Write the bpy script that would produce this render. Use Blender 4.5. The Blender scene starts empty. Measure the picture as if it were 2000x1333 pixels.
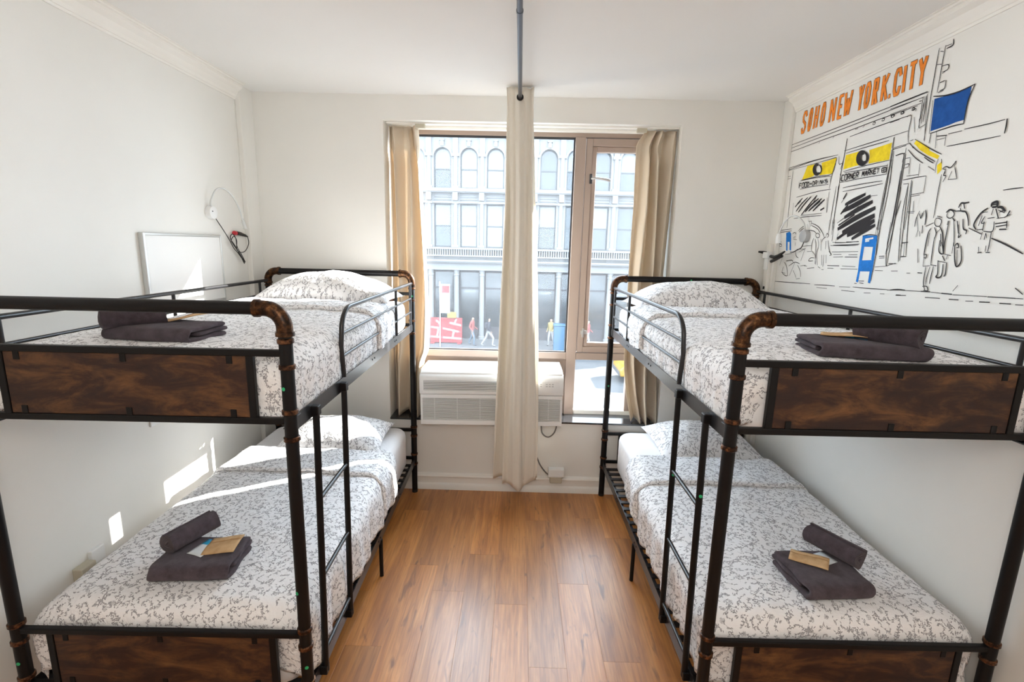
import bpy, math, random
from mathutils import Vector, Matrix, noise
random.seed(7)
D = bpy.data
SC = bpy.context.scene
COL = SC.collection
PI = math.pi

# ------------------------------------------------------------------ camera
F_PX, PITCH, YAW, ROLL, CAM_H = 947.98, 0.1916, -0.0130, 0.0234, 1.9191
_f = Vector((math.sin(YAW) * math.cos(PITCH), math.cos(YAW) * math.cos(PITCH), -math.sin(PITCH)))
_r = Vector((math.cos(YAW), -math.sin(YAW), 0))
_u = _r.cross(_f)
_e1 = math.cos(ROLL) * _r + math.sin(ROLL) * _u
_e2 = -math.sin(ROLL) * _r + math.cos(ROLL) * _u
cam = D.cameras.new('camera')
cam.sensor_width = 36
cam.lens = F_PX / 2000 * 36
cam.clip_start = 0.05
cam.clip_end = 400
cam_o = D.objects.new('camera', cam)
COL.objects.link(cam_o)
cam_o.matrix_world = Matrix(((_e1.x, _e2.x, -_f.x, 0), (_e1.y, _e2.y, -_f.y, 0), (_e1.z, _e2.z, -_f.z, CAM_H), (0, 0, 0, 1)))
SC.camera = cam_o

# ------------------------------------------------------------------ sky, sun, added fill light, exposure
SKY = 7.8
SUN = 23.0
FILL = 32.0
SUN_R, SUN_T = 1.64, 0.51
w = D.worlds.new('sky')
SC.world = w
w.use_nodes = True
bg = w.node_tree.nodes['Background']
bg.inputs[0].default_value = (0.74, 0.87, 1.0, 1)
bg.inputs[1].default_value = SKY
sl = D.lights.new('sun', 'SUN')
sl.energy = SUN
sl.angle = 0.006
sl.color = (1.0, 0.95, 0.88)
so = D.objects.new('sun', sl)
COL.objects.link(so)
_d = Vector((-SUN_R, -1, -SUN_T * math.hypot(SUN_R, 1)))
so.rotation_euler = _d.to_track_quat('-Z', 'Y').to_euler()
so.location = (20, 14, 12)
al = D.lights.new('fill_light', 'POINT')      # unseen fill light added above and behind the viewer to brighten the room
al.energy = FILL
al.shadow_soft_size = 0.28
al.color = (1.0, 0.96, 0.89)
ao = D.objects.new('fill_light', al)
COL.objects.link(ao)
ao.location = (0.0, -0.15, 2.32)
vs = SC.view_settings
vs.view_transform = 'Standard'
vs.look = 'None'
vs.gamma = 1
vs.use_curve_mapping = False
vs.exposure = 0.85
SC.cycles.use_denoising = True
SC.cycles.max_bounces = 10
SC.cycles.diffuse_bounces = 6
SC.cycles.sample_clamp_indirect = 6

# ------------------------------------------------------------------ materials
MATS = {}
def mat(name, col, rough=0.6, metal=0.0, spec=0.5, **kw):
    m = D.materials.new(name)
    m.use_nodes = True
    b = m.node_tree.nodes['Principled BSDF']
    b.inputs['Base Color'].default_value = (*col, 1)
    b.inputs['Roughness'].default_value = rough
    b.inputs['Metallic'].default_value = metal
    b.inputs['Specular IOR Level'].default_value = spec
    for k, v in kw.items():
        b.inputs[k.replace('_', ' ')].default_value = v
    MATS[name] = m
    return m
class NT:
    def __init__(s, m):
        s.m = m; s.t = m.node_tree; s.b = s.t.nodes['Principled BSDF']
    def n(s, typ, **kw):
        x = s.t.nodes.new(typ)
        for k, v in kw.items():
            setattr(x, k, v)
        return x
    def l(s, a, b):
        s.t.links.new(a, b)
    def val(s, sock, v):
        if hasattr(v, 'is_output'): s.l(v, sock)
        else: sock.default_value = v
    def math(s, op, a, b=0.0, c=None):
        x = s.n('ShaderNodeMath', operation=op)
        s.val(x.inputs[0], a); s.val(x.inputs[1], b)
        if c is not None: s.val(x.inputs[2], c)
        return x.outputs[0]
    def vmath(s, op, a, b=None, scale=None):
        x = s.n('ShaderNodeVectorMath', operation=op)
        s.val(x.inputs[0], a)
        if b is not None: s.val(x.inputs[1], b)
        if scale is not None: s.val(x.inputs['Scale'], scale)
        return x.outputs[0]
    def noise(s, vec, scale, detail=2, rough=0.5, dist=0.0, dim='3D'):
        x = s.n('ShaderNodeTexNoise', noise_dimensions=dim)
        if vec is not None: s.l(vec, x.inputs['Vector'])
        x.inputs['Scale'].default_value = scale; x.inputs['Detail'].default_value = detail
        x.inputs['Roughness'].default_value = rough; x.inputs['Distortion'].default_value = dist
        return x.outputs['Fac']
    def ramp(s, fac, stops):
        x = s.n('ShaderNodeValToRGB')
        s.l(fac, x.inputs[0])
        e = x.color_ramp.elements
        while len(e) < len(stops): e.new(0.5)
        for i, (p, c) in enumerate(stops):
            e[i].position = p; e[i].color = (*c, 1) if len(c) == 3 else c
        return x.outputs[0]
    def mix(s, fac, a, b):
        x = s.n('ShaderNodeMix', data_type='RGBA')
        s.val(x.inputs[0], fac)
        for sock, v in ((x.inputs[6], a), (x.inputs[7], b)):
            if hasattr(v, 'is_output'): s.l(v, sock)
            else: sock.default_value = (*v, 1)
        return x.outputs[2]
    def bump(s, h, strength=0.2, dist=0.01):
        x = s.n('ShaderNodeBump')
        x.inputs['Strength'].default_value = strength; x.inputs['Distance'].default_value = dist
        s.l(h, x.inputs['Height']); s.l(x.outputs[0], s.b.inputs['Normal'])
    def obj(s): return s.n('ShaderNodeTexCoord').outputs['Object']
    def uv(s): return s.n('ShaderNodeTexCoord').outputs['UV']
    def mapping(s, vec, scale=(1, 1, 1), loc=(0, 0, 0)):
        x = s.n('ShaderNodeMapping'); s.l(vec, x.inputs[0])
        x.inputs['Scale'].default_value = scale; x.inputs['Location'].default_value = loc
        return x.outputs[0]
    def color(s, c): s.l(c, s.b.inputs['Base Color'])

def paint(name, col, amp=0.03, bump=0.12, rough=0.7):
    m = mat(name, col, rough, spec=0.25); t = NT(m); o = t.obj()
    n = t.noise(o, 1.3, 3)
    t.color(t.ramp(n, [(0.3, tuple(c * (1 - amp) for c in col)), (0.7, tuple(min(1, c * (1 + amp)) for c in col))]))
    t.bump(t.noise(o, 160, 3, 0.6), bump, 0.002)
    return m
paint('wall_paint', (0.81, 0.80, 0.765))
paint('ceiling_paint', (0.82, 0.81, 0.79), 0.015, 0.06)
paint('trim_paint', (0.84, 0.82, 0.775), 0.015, 0.05, 0.45)
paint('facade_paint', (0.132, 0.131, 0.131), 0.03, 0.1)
mat('black_metal', (0.006, 0.0055, 0.006), 0.40, spec=0.22)
t = NT(MATS['black_metal']); t.bump(t.noise(t.obj(), 300, 2), 0.05, 0.001)
mat('rail_metal', (0.014, 0.014, 0.016), 0.32, spec=0.5)
m = mat('bronze', (0.2, 0.09, 0.03), 0.38, 0.75); t = NT(m)
t.color(t.ramp(t.noise(t.obj(), 45, 4, 0.7), [(0.38, (0.016, 0.009, 0.006)), (0.56, (0.085, 0.036, 0.014)), (0.76, (0.30, 0.145, 0.050))]))
m = mat('copper_ring', (0.30, 0.12, 0.05), 0.35, 0.7); t = NT(m)
t.color(t.ramp(t.noise(t.obj(), 60, 3, 0.7), [(0.42, (0.022, 0.011, 0.008)), (0.68, (0.22, 0.095, 0.042))]))
m = mat('green_sticker', (0.02, 0.42, 0.17), 0.4)

m = mat('rustic_wood', (0.1, 0.05, 0.02), 0.5, spec=0.35); t = NT(m); o = t.obj()
v = t.mapping(o, (2.6, 8, 8))
n1 = t.noise(v, 1.8, 7, 0.68, 0.6); n2 = t.noise(t.mapping(o, (5, 60, 110)), 1.0, 4, 0.65); n3 = t.noise(t.mapping(o, (1, 1, 1.6)), 6.5, 4, 0.65, 0.4)
c = t.ramp(n1, [(0.30, (0.010, 0.006, 0.006)), (0.46, (0.042, 0.017, 0.010)), (0.60, (0.150, 0.066, 0.024)), (0.80, (0.30, 0.145, 0.052))])
c = t.mix(t.math('MULTIPLY', n2, 0.55), c, (0.028, 0.013, 0.010))
c = t.mix(t.ramp(n3, [(0.48, (0, 0, 0)), (0.68, (0.62, 0.62, 0.62))]), c, (0.015, 0.010, 0.012))
t.color(c); t.bump(n2, 0.15, 0.002)

m = mat('floor_wood', (0.35, 0.15, 0.05), 0.30, spec=0.9, Coat_Weight=0.32, Coat_Roughness=0.30, Coat_IOR=1.7); t = NT(m); o = t.obj()
rnd = t.n('ShaderNodeObjectInfo').outputs['Random']
off = t.n('ShaderNodeCombineXYZ'); t.l(t.math('MULTIPLY', rnd, 37.0), off.inputs[0]); t.l(t.math('MULTIPLY', rnd, 91.0), off.inputs[1])
ov = t.vmath('ADD', o, off.outputs[0])
g1 = t.noise(t.mapping(ov, (14, 1.5, 1)), 1.0, 5, 0.6, 0.8); g2 = t.noise(t.mapping(ov, (95, 3.5, 1)), 1.0, 3, 0.6)
kn = t.noise(t.mapping(ov, (11, 2.6, 1)), 1.35, 2, 0.5, 1.5)
c = t.ramp(g1, [(0.25, (0.29, 0.094, 0.016)), (0.5, (0.50, 0.195, 0.040)), (0.75, (0.66, 0.30, 0.085))])
c = t.mix(t.ramp(g2, [(0.40, (0, 0, 0)), (0.74, (0.55, 0.55, 0.55))]), c, (0.20, 0.066, 0.017))
c = t.mix(t.ramp(kn, [(0.63, (0, 0, 0)), (0.75, (0.7, 0.7, 0.7))]), c, (0.13, 0.042, 0.012))
hv = t.n('ShaderNodeHueSaturation'); t.l(c, hv.inputs['Color'])
t.l(t.math('ADD', t.math('MULTIPLY', rnd, 0.34), 0.83), hv.inputs['Value'])
t.color(hv.outputs[0]); t.bump(g2, 0.06, 0.001)
t.l(t.math('ADD', t.math('MULTIPLY', g2, 0.22), 0.30), t.b.inputs['Roughness'])

def floral(name, base, ink):
    m = mat(name, base, 0.85, spec=0.15); t = NT(m); uv = t.mapping(t.uv(), (1.22, 1.22, 1))
    wob = t.n('ShaderNodeTexNoise', noise_dimensions='2D'); t.l(uv, wob.inputs['Vector']); wob.inputs['Scale'].default_value = 60; wob.inputs['Detail'].default_value = 1
    p = t.vmath('ADD', uv, t.vmath('SCALE', t.vmath('SUBTRACT', wob.outputs['Color'], (0.5, 0.5, 0.5)), scale=0.006))
    def band(vec): return t.math('ABSOLUTE', t.math('SUBTRACT', t.noise(vec, 27.0, 0.0, dim='2D'), 0.5))
    stem = t.math('LESS_THAN', band(p), 0.0215)
    gap = t.math('GREATER_THAN', t.noise(uv, 31.0, 1.0, dim='2D'), 0.44)
    ink_f = t.math('MULTIPLY', t.math('MULTIPLY', stem, gap), 0.8)
    def leaves(scale, a, b, near, thr, shift):
        vor = t.n('ShaderNodeTexVoronoi', voronoi_dimensions='2D', feature='F1')
        q = t.mapping(p, loc=(shift, shift * 0.7, 0)); t.l(q, vor.inputs['Vector']); vor.inputs['Scale'].default_value = scale
        pos = vor.outputs['Position']
        d = t.n('ShaderNodeSeparateXYZ'); t.l(t.vmath('SUBTRACT', q, pos), d.inputs[0])
        cs = t.n('ShaderNodeSeparateColor'); t.l(vor.outputs['Color'], cs.inputs[0])
        ang = t.math('MULTIPLY', cs.outputs[0], 6.2832)
        ca, sa = t.math('COSINE', ang), t.math('SINE', ang)
        x = t.math('ADD', t.math('MULTIPLY', d.outputs[0], ca), t.math('MULTIPLY', d.outputs[1], sa))
        y = t.math('SUBTRACT', t.math('MULTIPLY', d.outputs[1], ca), t.math('MULTIPLY', d.outputs[0], sa))
        e = t.math('ADD', t.math('POWER', t.math('DIVIDE', t.math('ABSOLUTE', x), a), 1.5), t.math('POWER', t.math('DIVIDE', t.math('ABSOLUTE', y), b), 1.5))
        inside = t.math('LESS_THAN', e, 1.0)
        back = t.mapping(pos, loc=(-shift, -shift * 0.7, 0))
        nr = t.math('LESS_THAN', band(back), near)
        kp = t.math('MULTIPLY', t.math('GREATER_THAN', cs.outputs[1], thr), t.math('GREATER_THAN', t.noise(back, 31.0, 1.0, dim='2D'), 0.42))
        return t.math('MULTIPLY', t.math('MULTIPLY', inside, nr), kp)
    ink_f = t.math('MAXIMUM', ink_f, leaves(92.0, 0.0068, 0.0021, 0.120, 0.15, 0.0))
    ink_f = t.math('MAXIMUM', ink_f, leaves(120.0, 0.0052, 0.0017, 0.105, 0.30, 0.37))
    vor = t.n('ShaderNodeTexVoronoi', voronoi_dimensions='2D', feature='F1'); t.l(p, vor.inputs['Vector']); vor.inputs['Scale'].default_value = 14.0
    cs = t.n('ShaderNodeSeparateColor'); t.l(vor.outputs['Color'], cs.inputs[0])
    dist = t.math('DIVIDE', vor.outputs['Distance'], 14.0)
    fl = t.math('MULTIPLY', t.math('LESS_THAN', t.math('ADD', dist, t.math('MULTIPLY', t.noise(uv, 230, 1, dim='2D'), 0.010)), 0.0150), t.math('GREATER_THAN', cs.outputs[0], 0.62))
    st = t.math('GREATER_THAN', t.noise(t.mapping(uv, (1, 0.35, 1)), 520, 0, dim='2D'), 0.45)
    ink_f = t.math('MAXIMUM', ink_f, t.math('MULTIPLY', t.math('MULTIPLY', fl, st), 0.8))
    tone = t.mix(t.noise(uv, 40, 1, dim='2D'), ink, tuple(min(1, k * 2.3) for k in ink))
    t.color(t.mix(t.math('MULTIPLY', ink_f, 0.84), base, tone))
    h = t.math('ADD', t.math('MULTIPLY', t.noise(uv, 9, 4, 0.6, 0.5, '2D'), 1.0), t.math('MULTIPLY', t.noise(uv, 45, 3, 0.6, 0.3, '2D'), 0.22))
    t.bump(h, 0.35, 0.03)
    return m
floral('floral_cotton', (0.86, 0.86, 0.875), (0.125, 0.122, 0.135))
m = mat('sheet_cotton', (0.84, 0.835, 0.85), 0.9, spec=0.1); t = NT(m)
t.bump(t.noise(t.mapping(t.obj(), (1, 1, 0.4)), 14, 4, 0.6, 0.6), 0.25, 0.02)
m = mat('towel_terry', (0.066, 0.052, 0.060), 1.0, spec=0.05, Sheen_Weight=0.12); t = NT(m); o = t.obj()
t.color(t.ramp(t.noise(o, 25, 4, 0.7), [(0.3, (0.060, 0.046, 0.056)), (0.7, (0.112, 0.090, 0.106))])); t.bump(t.noise(o, 480, 2, 0.7), 0.7, 0.004)
m = mat('towel_hem', (0.115, 0.10, 0.11), 1.0, spec=0.05)
m = mat('kraft_paper', (0.50, 0.30, 0.14), 0.75, spec=0.2); t = NT(m); o = t.obj()
t.color(t.ramp(t.noise(o, 30, 4), [(0.3, (0.50, 0.31, 0.15)), (0.7, (0.66, 0.45, 0.25))])); t.bump(t.noise(o, 40, 3), 0.3, 0.004)
m = mat('printed_card', (0.7, 0.75, 0.78), 0.5); t = NT(m); o = t.obj()
sx = t.n('ShaderNodeSeparateXYZ'); t.l(o, sx.inputs[0])
t.color(t.ramp(t.math('ADD', t.math('MULTIPLY', sx.outputs[1], 8.0), 0.5), [(0.0, (0.02, 0.25, 0.5)), (0.36, (0.03, 0.38, 0.62)), (0.40, (0.75, 0.80, 0.83)), (1, (0.72, 0.78, 0.82))]))

def cloth(name, col, trans, amp=0.06):
    m = mat(name, col, 0.9, spec=0.1); t = NT(m); o = t.obj()
    n = t.noise(t.mapping(o, (420, 420, 320)), 1.0, 2)
    c = t.ramp(n, [(0.3, tuple(k * (1 - amp) for k in col)), (0.7, tuple(min(1, k * (1 + amp)) for k in col))])
    t.color(c); t.bump(n, 0.1, 0.001)
    tr = t.n('ShaderNodeBsdfTranslucent'); t.l(c, tr.inputs[0])
    mx = t.n('ShaderNodeMixShader'); mx.inputs[0].default_value = trans
    t.l(t.b.outputs[0], mx.inputs[1]); t.l(tr.outputs[0], mx.inputs[2])
    t.l(mx.outputs[0], t.t.nodes['Material Output'].inputs[0])
    return m
cloth('beige_curtain', (0.76, 0.665, 0.54), 0.22, 0.03)
cloth('cream_curtain', (0.90, 0.86, 0.78), 0.25, 0.025)
mat('frame_paint', (0.37, 0.285, 0.24), 0.42)
mat('gasket', (0.03, 0.03, 0.035), 0.6)
mat('white_plastic', (0.82, 0.83, 0.83), 0.4)
mat('grey_plastic', (0.45, 0.46, 0.47), 0.5)
mat('dark_interior', (0.05, 0.05, 0.052), 0.8)
mat('fin_metal', (0.30, 0.30, 0.30), 0.5, 0.3)
mat('sill_stone', (0.026, 0.027, 0.030), 0.10, spec=1.0)
mat('cord_rubber', (0.010, 0.009, 0.009), 0.5)
mat('cord_grey', (0.16, 0.155, 0.15), 0.5)
mat('red_plastic', (0.50, 0.015, 0.03), 0.4)
mat('brushed_steel', (0.55, 0.56, 0.57), 0.3, 0.85)
mat('dark_pipe', (0.085, 0.095, 0.12), 0.33, 0.6)
mat('board_white', (0.86, 0.86, 0.85), 0.22)
mat('aluminium', (0.62, 0.63, 0.62), 0.35, 0.6)
mat('beige_plastic', (0.52, 0.48, 0.38), 0.5)
for nm, c in (('mural_ink', (0.030, 0.027, 0.029)), ('mural_orange', (0.88, 0.26, 0.035)), ('mural_yellow', (0.93, 0.66, 0.02)), ('mural_navy', (0.012, 0.085, 0.33)), ('mural_azure', (0.015, 0.19, 0.60)), ('mural_white', (0.80, 0.80, 0.79))):
    m = mat(nm, c, 0.7, spec=0.2); t = NT(m)
    if nm != 'mural_ink':
        t.color(t.ramp(t.noise(t.obj(), 22, 4, 0.65), [(0.3, tuple(k * 0.80 for k in c)), (0.7, tuple(min(1, k * 1.18) for k in c))]))
# clear glass: straight-through plus a mirror-like share
m = D.materials.new('window_glass'); m.use_nodes = True; MATS['window_glass'] = m
nt = m.node_tree; nt.nodes.remove(nt.nodes['Principled BSDF'])
a = nt.nodes.new('ShaderNodeBsdfTransparent'); a.inputs[0].default_value = (0.96, 0.975, 0.98, 1)
g = nt.nodes.new('ShaderNodeBsdfGlossy'); g.inputs['Roughness'].default_value = 0.02
lw = nt.nodes.new('ShaderNodeLayerWeight'); lw.inputs[0].default_value = 0.5
pw = nt.nodes.new('ShaderNodeMath'); pw.operation = 'POWER'; nt.links.new(lw.outputs['Facing'], pw.inputs[0]); pw.inputs[1].default_value = 4.0
fr = nt.nodes.new('ShaderNodeMath'); fr.operation = 'MULTIPLY_ADD'; nt.links.new(pw.outputs[0], fr.inputs[0]); fr.inputs[1].default_value = 0.5; fr.inputs[2].default_value = 0.015
mx = nt.nodes.new('ShaderNodeMixShader')
nt.links.new(fr.outputs[0], mx.inputs[0]); nt.links.new(a.outputs[0], mx.inputs[1]); nt.links.new(g.outputs[0], mx.inputs[2])
tl = nt.nodes.new('ShaderNodeBsdfTranslucent'); tl.inputs[0].default_value = (0.9, 0.92, 0.95, 1)
m2 = nt.nodes.new('ShaderNodeMixShader'); m2.inputs[0].default_value = 0.012      # pale veil mixed in for the haze over the view outside
nt.links.new(mx.outputs[0], m2.inputs[1]); nt.links.new(tl.outputs[0], m2.inputs[2])
nt.links.new(m2.outputs[0], nt.nodes['Material Output'].inputs[0])
# outdoors
m = mat('asphalt', (0.0468, 0.0484, 0.0515), 0.8); t = NT(m)
t.color(t.ramp(t.noise(t.obj(), 0.8, 5, 0.6), [(0.3, (0.0281, 0.0296, 0.032)), (0.7, (0.0406, 0.0421, 0.0452))]))
mat('road_paint', (0.221, 0.221, 0.214), 0.7)
mat('sidewalk_stone', (0.059, 0.059, 0.0608), 0.8)
mat('pane_grey', (0.036, 0.041, 0.045), 0.15)
mat('pane_blind', (0.093, 0.096, 0.098), 0.25)
mat('sash_grey', (0.026, 0.028, 0.030), 0.5)
m = mat('shop_glass', (0.0367, 0.0405, 0.0478), 0.12); t = NT(m); o = t.obj()
t.color(t.ramp(t.noise(t.mapping(o, (1, 1, 1.4)), 0.9, 4, 0.6), [(0.3, (0.015, 0.017, 0.019)), (0.55, (0.028, 0.030, 0.032)), (0.75, (0.052, 0.052, 0.054))]))
mat('shop_frame', (0.026, 0.023, 0.026), 0.6)
mat('barrier_red', (0.154, 0.0147, 0.0165), 0.5)
mat('barrier_white', (0.183, 0.172, 0.172), 0.5)
mat('box_yellow', (0.165, 0.122, 0.0294), 0.5)
mat('kiosk_blue', (0.0183, 0.059, 0.103), 0.4)
mat('taxi_yellow', (0.202, 0.11, 0.00736), 0.3)
mat('car_glass', (0.0183, 0.0257, 0.0331), 0.1)
mat('tyre', (0.00736, 0.00736, 0.00736), 0.8)
mat('skin', (0.176, 0.103, 0.0696), 0.6)
mat('hair_brown', (0.0221, 0.011, 0.00736), 0.7)
mat('cloth_white', (0.165, 0.165, 0.165), 0.9)
mat('cloth_dark', (0.0183, 0.0183, 0.0257), 0.9)
mat('cloth_red', (0.154, 0.0367, 0.0331), 0.9)
mat('cloth_blue', (0.0478, 0.0696, 0.092), 0.9)
mat('cloth_tan', (0.147, 0.11, 0.0367), 0.9)

# ------------------------------------------------------------------ mesh helpers
class MB:
    def __init__(s):
        s.v = []; s.f = []; s.uv = {}; s.mi = []
    def quad_uv(s, face_i, uvs): s.uv[face_i] = uvs
    def face(s, idx, uvs=None, mi=0):
        if uvs: s.uv[len(s.f)] = uvs
        s.f.append(tuple(idx)); s.mi.append(mi)
    def box(s, x0, x1, y0, y1, z0, z1, mi=0):
        if x0 > x1: x0, x1 = x1, x0
        if y0 > y1: y0, y1 = y1, y0
        if z0 > z1: z0, z1 = z1, z0
        b = len(s.v)
        s.v += [(x0, y0, z0), (x1, y0, z0), (x1, y1, z0), (x0, y1, z0), (x0, y0, z1), (x1, y0, z1), (x1, y1, z1), (x0, y1, z1)]
        for q in ((0, 3, 2, 1), (4, 5, 6, 7), (0, 1, 5, 4), (1, 2, 6, 5), (2, 3, 7, 6), (3, 0, 4, 7)):
            s.face([b + i for i in q], mi=mi)
        return s
    def tube(s, path, r, n=12, cap=True, mi=0):
        P = [Vector(p) for p in path]
        R = r if isinstance(r, (list, tuple)) else [r] * len(P)
        tan = []
        for i in range(len(P)):
            a = P[max(0, i - 1)]; b = P[min(len(P) - 1, i + 1)]
            tan.append((b - a).normalized())
        up = Vector((0, 0, 1)) if abs(tan[0].z) < 0.9 else Vector((1, 0, 0))
        nrm = (up - tan[0] * up.dot(tan[0])).normalized()
        b0 = len(s.v)
        for i, p in enumerate(P):
            if i:
                nrm = nrm - tan[i] * nrm.dot(tan[i]); nrm.normalize()
            bi = tan[i].cross(nrm)
            k = 1.0
            if 0 < i < len(P) - 1:
                c = max(0.5, math.sqrt(max(0.0, (1 + (P[i] - P[i - 1]).normalized().dot((P[i + 1] - P[i]).normalized())) / 2))); k = 1 / c if False else 1.0
            for j in range(n):
                a = 2 * PI * j / n
                s.v.append(tuple(p + (nrm * math.cos(a) + bi * math.sin(a)) * R[i] * k))
        for i in range(len(P) - 1):
            for j in range(n):
                a = b0 + i * n + j; b = b0 + i * n + (j + 1) % n
                s.face((a, b, b + n, a + n), mi=mi)
        if cap:
            s.face([b0 + j for j in range(n)][::-1], mi=mi); s.face([b0 + (len(P) - 1) * n + j for j in range(n)], mi=mi)
        return s
    def prism(s, poly, fn0, fn1, mi=0):
        """polygon (list of 2-D) placed by fn0 and fn1, joined by side walls"""
        n = len(poly); b = len(s.v)
        s.v += [tuple(fn0(*p)) for p in poly] + [tuple(fn1(*p)) for p in poly]
        s.face([b + i for i in range(n)][::-1], mi=mi); s.face([b + n + i for i in range(n)], mi=mi)
        for i in range(n):
            j = (i + 1) % n
            s.face((b + i, b + j, b + n + j, b + n + i), mi=mi)
        return s
    def grid(s, fn, nu, nv, uvfn=None, closed_u=False):
        b = len(s.v); cols = nu if closed_u else nu + 1
        for j in range(nv + 1):
            for i in range(cols):
                s.v.append(tuple(fn(i / nu, j / nv)))
        for j in range(nv):
            for i in range(nu):
                i2 = (i + 1) % cols
                idx = (b + j * cols + i, b + j * cols + i2, b + (j + 1) * cols + i2, b + (j + 1) * cols + i)
                uvs = None
                if uvfn:
                    uvs = [uvfn(i / nu, j / nv), uvfn((i + 1) / nu, j / nv), uvfn((i + 1) / nu, (j + 1) / nv), uvfn(i / nu, (j + 1) / nv)]
                s.face(idx, uvs)
        return s
    def mesh(s, name):
        me = D.meshes.new(name)
        me.from_pydata(s.v, [], s.f)
        if s.uv:
            L = me.uv_layers.new(name='UVMap')
            for p in me.polygons:
                u = s.uv.get(p.index)
                if u:
                    for k, li in enumerate(p.loop_indices): L.data[li].uv = u[k]
        if any(s.mi):
            me.polygons.foreach_set('material_index', s.mi)
        return me
    def build(s, name, m, parent=None, smooth=False, bevel=0.0, seg=2, solid=0.0, fix=True):
        me = s.mesh(name)
        if fix:
            import bmesh
            bm = bmesh.new(); bm.from_mesh(me); bmesh.ops.recalc_face_normals(bm, faces=bm.faces); bm.to_mesh(me); bm.free()
        for k in (m if isinstance(m, (list, tuple)) else [m]):
            me.materials.append(MATS[k])
        o = D.objects.new(name, me); COL.objects.link(o)
        if parent is not None: o.parent = parent
        if smooth:
            me.polygons.foreach_set('use_smooth', [True] * len(me.polygons))
            if smooth != 'full': me.set_sharp_from_angle(angle=math.radians(40))
        if bevel:
            b = o.modifiers.new('bevel', 'BEVEL'); b.width = bevel; b.segments = seg; b.limit_method = 'ANGLE'; b.angle_limit = math.radians(35)
        if solid:
            b = o.modifiers.new('solid', 'SOLIDIFY'); b.thickness = solid; b.offset = 0
        return o
def tag(o, label=None, cat=None, group=None, kind=None):
    if label: o['label'] = label
    if cat: o['category'] = cat
    if group: o['group'] = group
    if kind: o['kind'] = kind
    return o
def empty(name, loc=(0, 0, 0), rz=0.0, parent=None):
    o = D.objects.new(name, None); COL.objects.link(o); o.location = loc; o.rotation_euler = (0, 0, rz); o.empty_display_size = 0.1
    if parent is not None: o.parent = parent
    return o
def struct(o, label=None):
    o['kind'] = 'structure'
    if label: o['label'] = label
    return o
def bez(pts, n=8):
    """Catmull-Rom through the points"""
    P = [Vector(p) for p in pts]; out = []
    for i in range(len(P) - 1):
        p0 = P[max(0, i - 1)]; p1 = P[i]; p2 = P[i + 1]; p3 = P[min(len(P) - 1, i + 2)]
        for k in range(n):
            t = k / n
            out.append(0.5 * ((2 * p1) + (-p0 + p2) * t + (2 * p0 - 5 * p1 + 4 * p2 - p3) * t * t + (-p0 + 3 * p1 - 3 * p2 + p3) * t ** 3))
    out.append(P[-1]); return out
def lerp(tab, z):
    for (z0, a), (z1, b) in zip(tab, tab[1:]):
        if (z0 - z) * (z1 - z) <= 0: return a + (b - a) * (z - z0) / (z1 - z0 if z1 != z0 else 1)
    return tab[0][1] if abs(z - tab[0][0]) < abs(z - tab[-1][0]) else tab[-1][1]

# ------------------------------------------------------------------ room shell
XL, XR, YN, YB, ZC = -1.93, 1.81, -2.2, 3.605, 2.937
YO = 3.87            # outer face of the window wall
RX0, RX1, RZ0, RZ1 = -0.985, 1.10, 0.575, 2.772   # window recess
m = MB()
m.box(XL - .1, RX0, YB, YO, 0, ZC).box(RX1, XR + .1, YB, YO, 0, ZC).box(RX0, RX1, YB, YO, RZ1, ZC).box(RX0, RX1, YB, YO, 0, RZ0)
struct(m.build('wall_back', 'wall_paint'), 'off white window wall with a deep recess around the window')
struct(MB().box(XL - .1, XL, YN, YB, 0, ZC).build('wall_left', 'wall_paint'), 'plain off white side wall')
struct(MB().box(XR, XR + .1, YN, YB, 0, ZC).build('wall_right', 'wall_paint'), 'off white side wall carrying the painted street scene')
struct(MB().box(XL - .1, XR + .1, YN - .1, YN, 0, ZC).build('wall_near', 'wall_paint'), 'plain off white wall behind the viewer')
struct(MB().box(XL - .1, XR + .1, YN - .1, YO, ZC, ZC + .1).build('ceiling', 'ceiling_paint'), 'smooth white ceiling')
# boxed corners
struct(MB().box(XL, -1.895, 3.445, YB, 0, ZC).build('trim_1', 'wall_paint', bevel=.004), 'boxed in corner strip beside the window wall')
struct(MB().box(1.783, XR, 3.49, YB, 0, ZC).build('trim_2', 'wall_paint', bevel=.004), 'boxed in corner strip beside the painted wall')
# cornices
def cornice(name, xw, sg, y1):
    prof = [(0, 0), (0, -.098), (.007, -.098), (.010, -.088), (.014, -.086), (.018, -.070), (.034, -.044), (.055, -.030), (.060, -.024), (.060, -.012), (.068, -.010), (.072, -.004), (.085, -.003), (.085, 0)]
    o = MB().prism(prof, lambda a, b: (xw + sg * a, YN, ZC + b), lambda a, b: (xw + sg * a, y1, ZC + b)).build(name, 'trim_paint')
    struct(o, 'white crown moulding along the top of the side wall')
cornice('trim_3', XL, 1, 3.445)
cornice('trim_4', XR, -1, 3.49)
# baseboard under the window
prof = [(0, 0), (.030, 0), (.030, .038), (.022, .050), (.016, .054), (.016, .100), (.026, .104), (.028, .112), (.022, .122), (.008, .126), (0, .132)]
struct(MB().prism(prof, lambda a, b: (XL, YB - a, b), lambda a, b: (XR, YB - a, b)).build('baseboard_back', 'trim_paint', smooth=True), 'white moulded baseboard under the window')
prof2 = [(0, 0), (.014, 0), (.014, .085), (.006, .095), (0, .095)]
struct(MB().prism(prof2, lambda a, b: (XL + a, YN, b), lambda a, b: (XL + a, YB - .03, b)).build('baseboard_left', 'trim_paint'))
struct(MB().prism(prof2, lambda a, b: (XR - a, YN, b), lambda a, b: (XR - a, YB - .03, b)).build('baseboard_right', 'trim_paint'))
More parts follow.
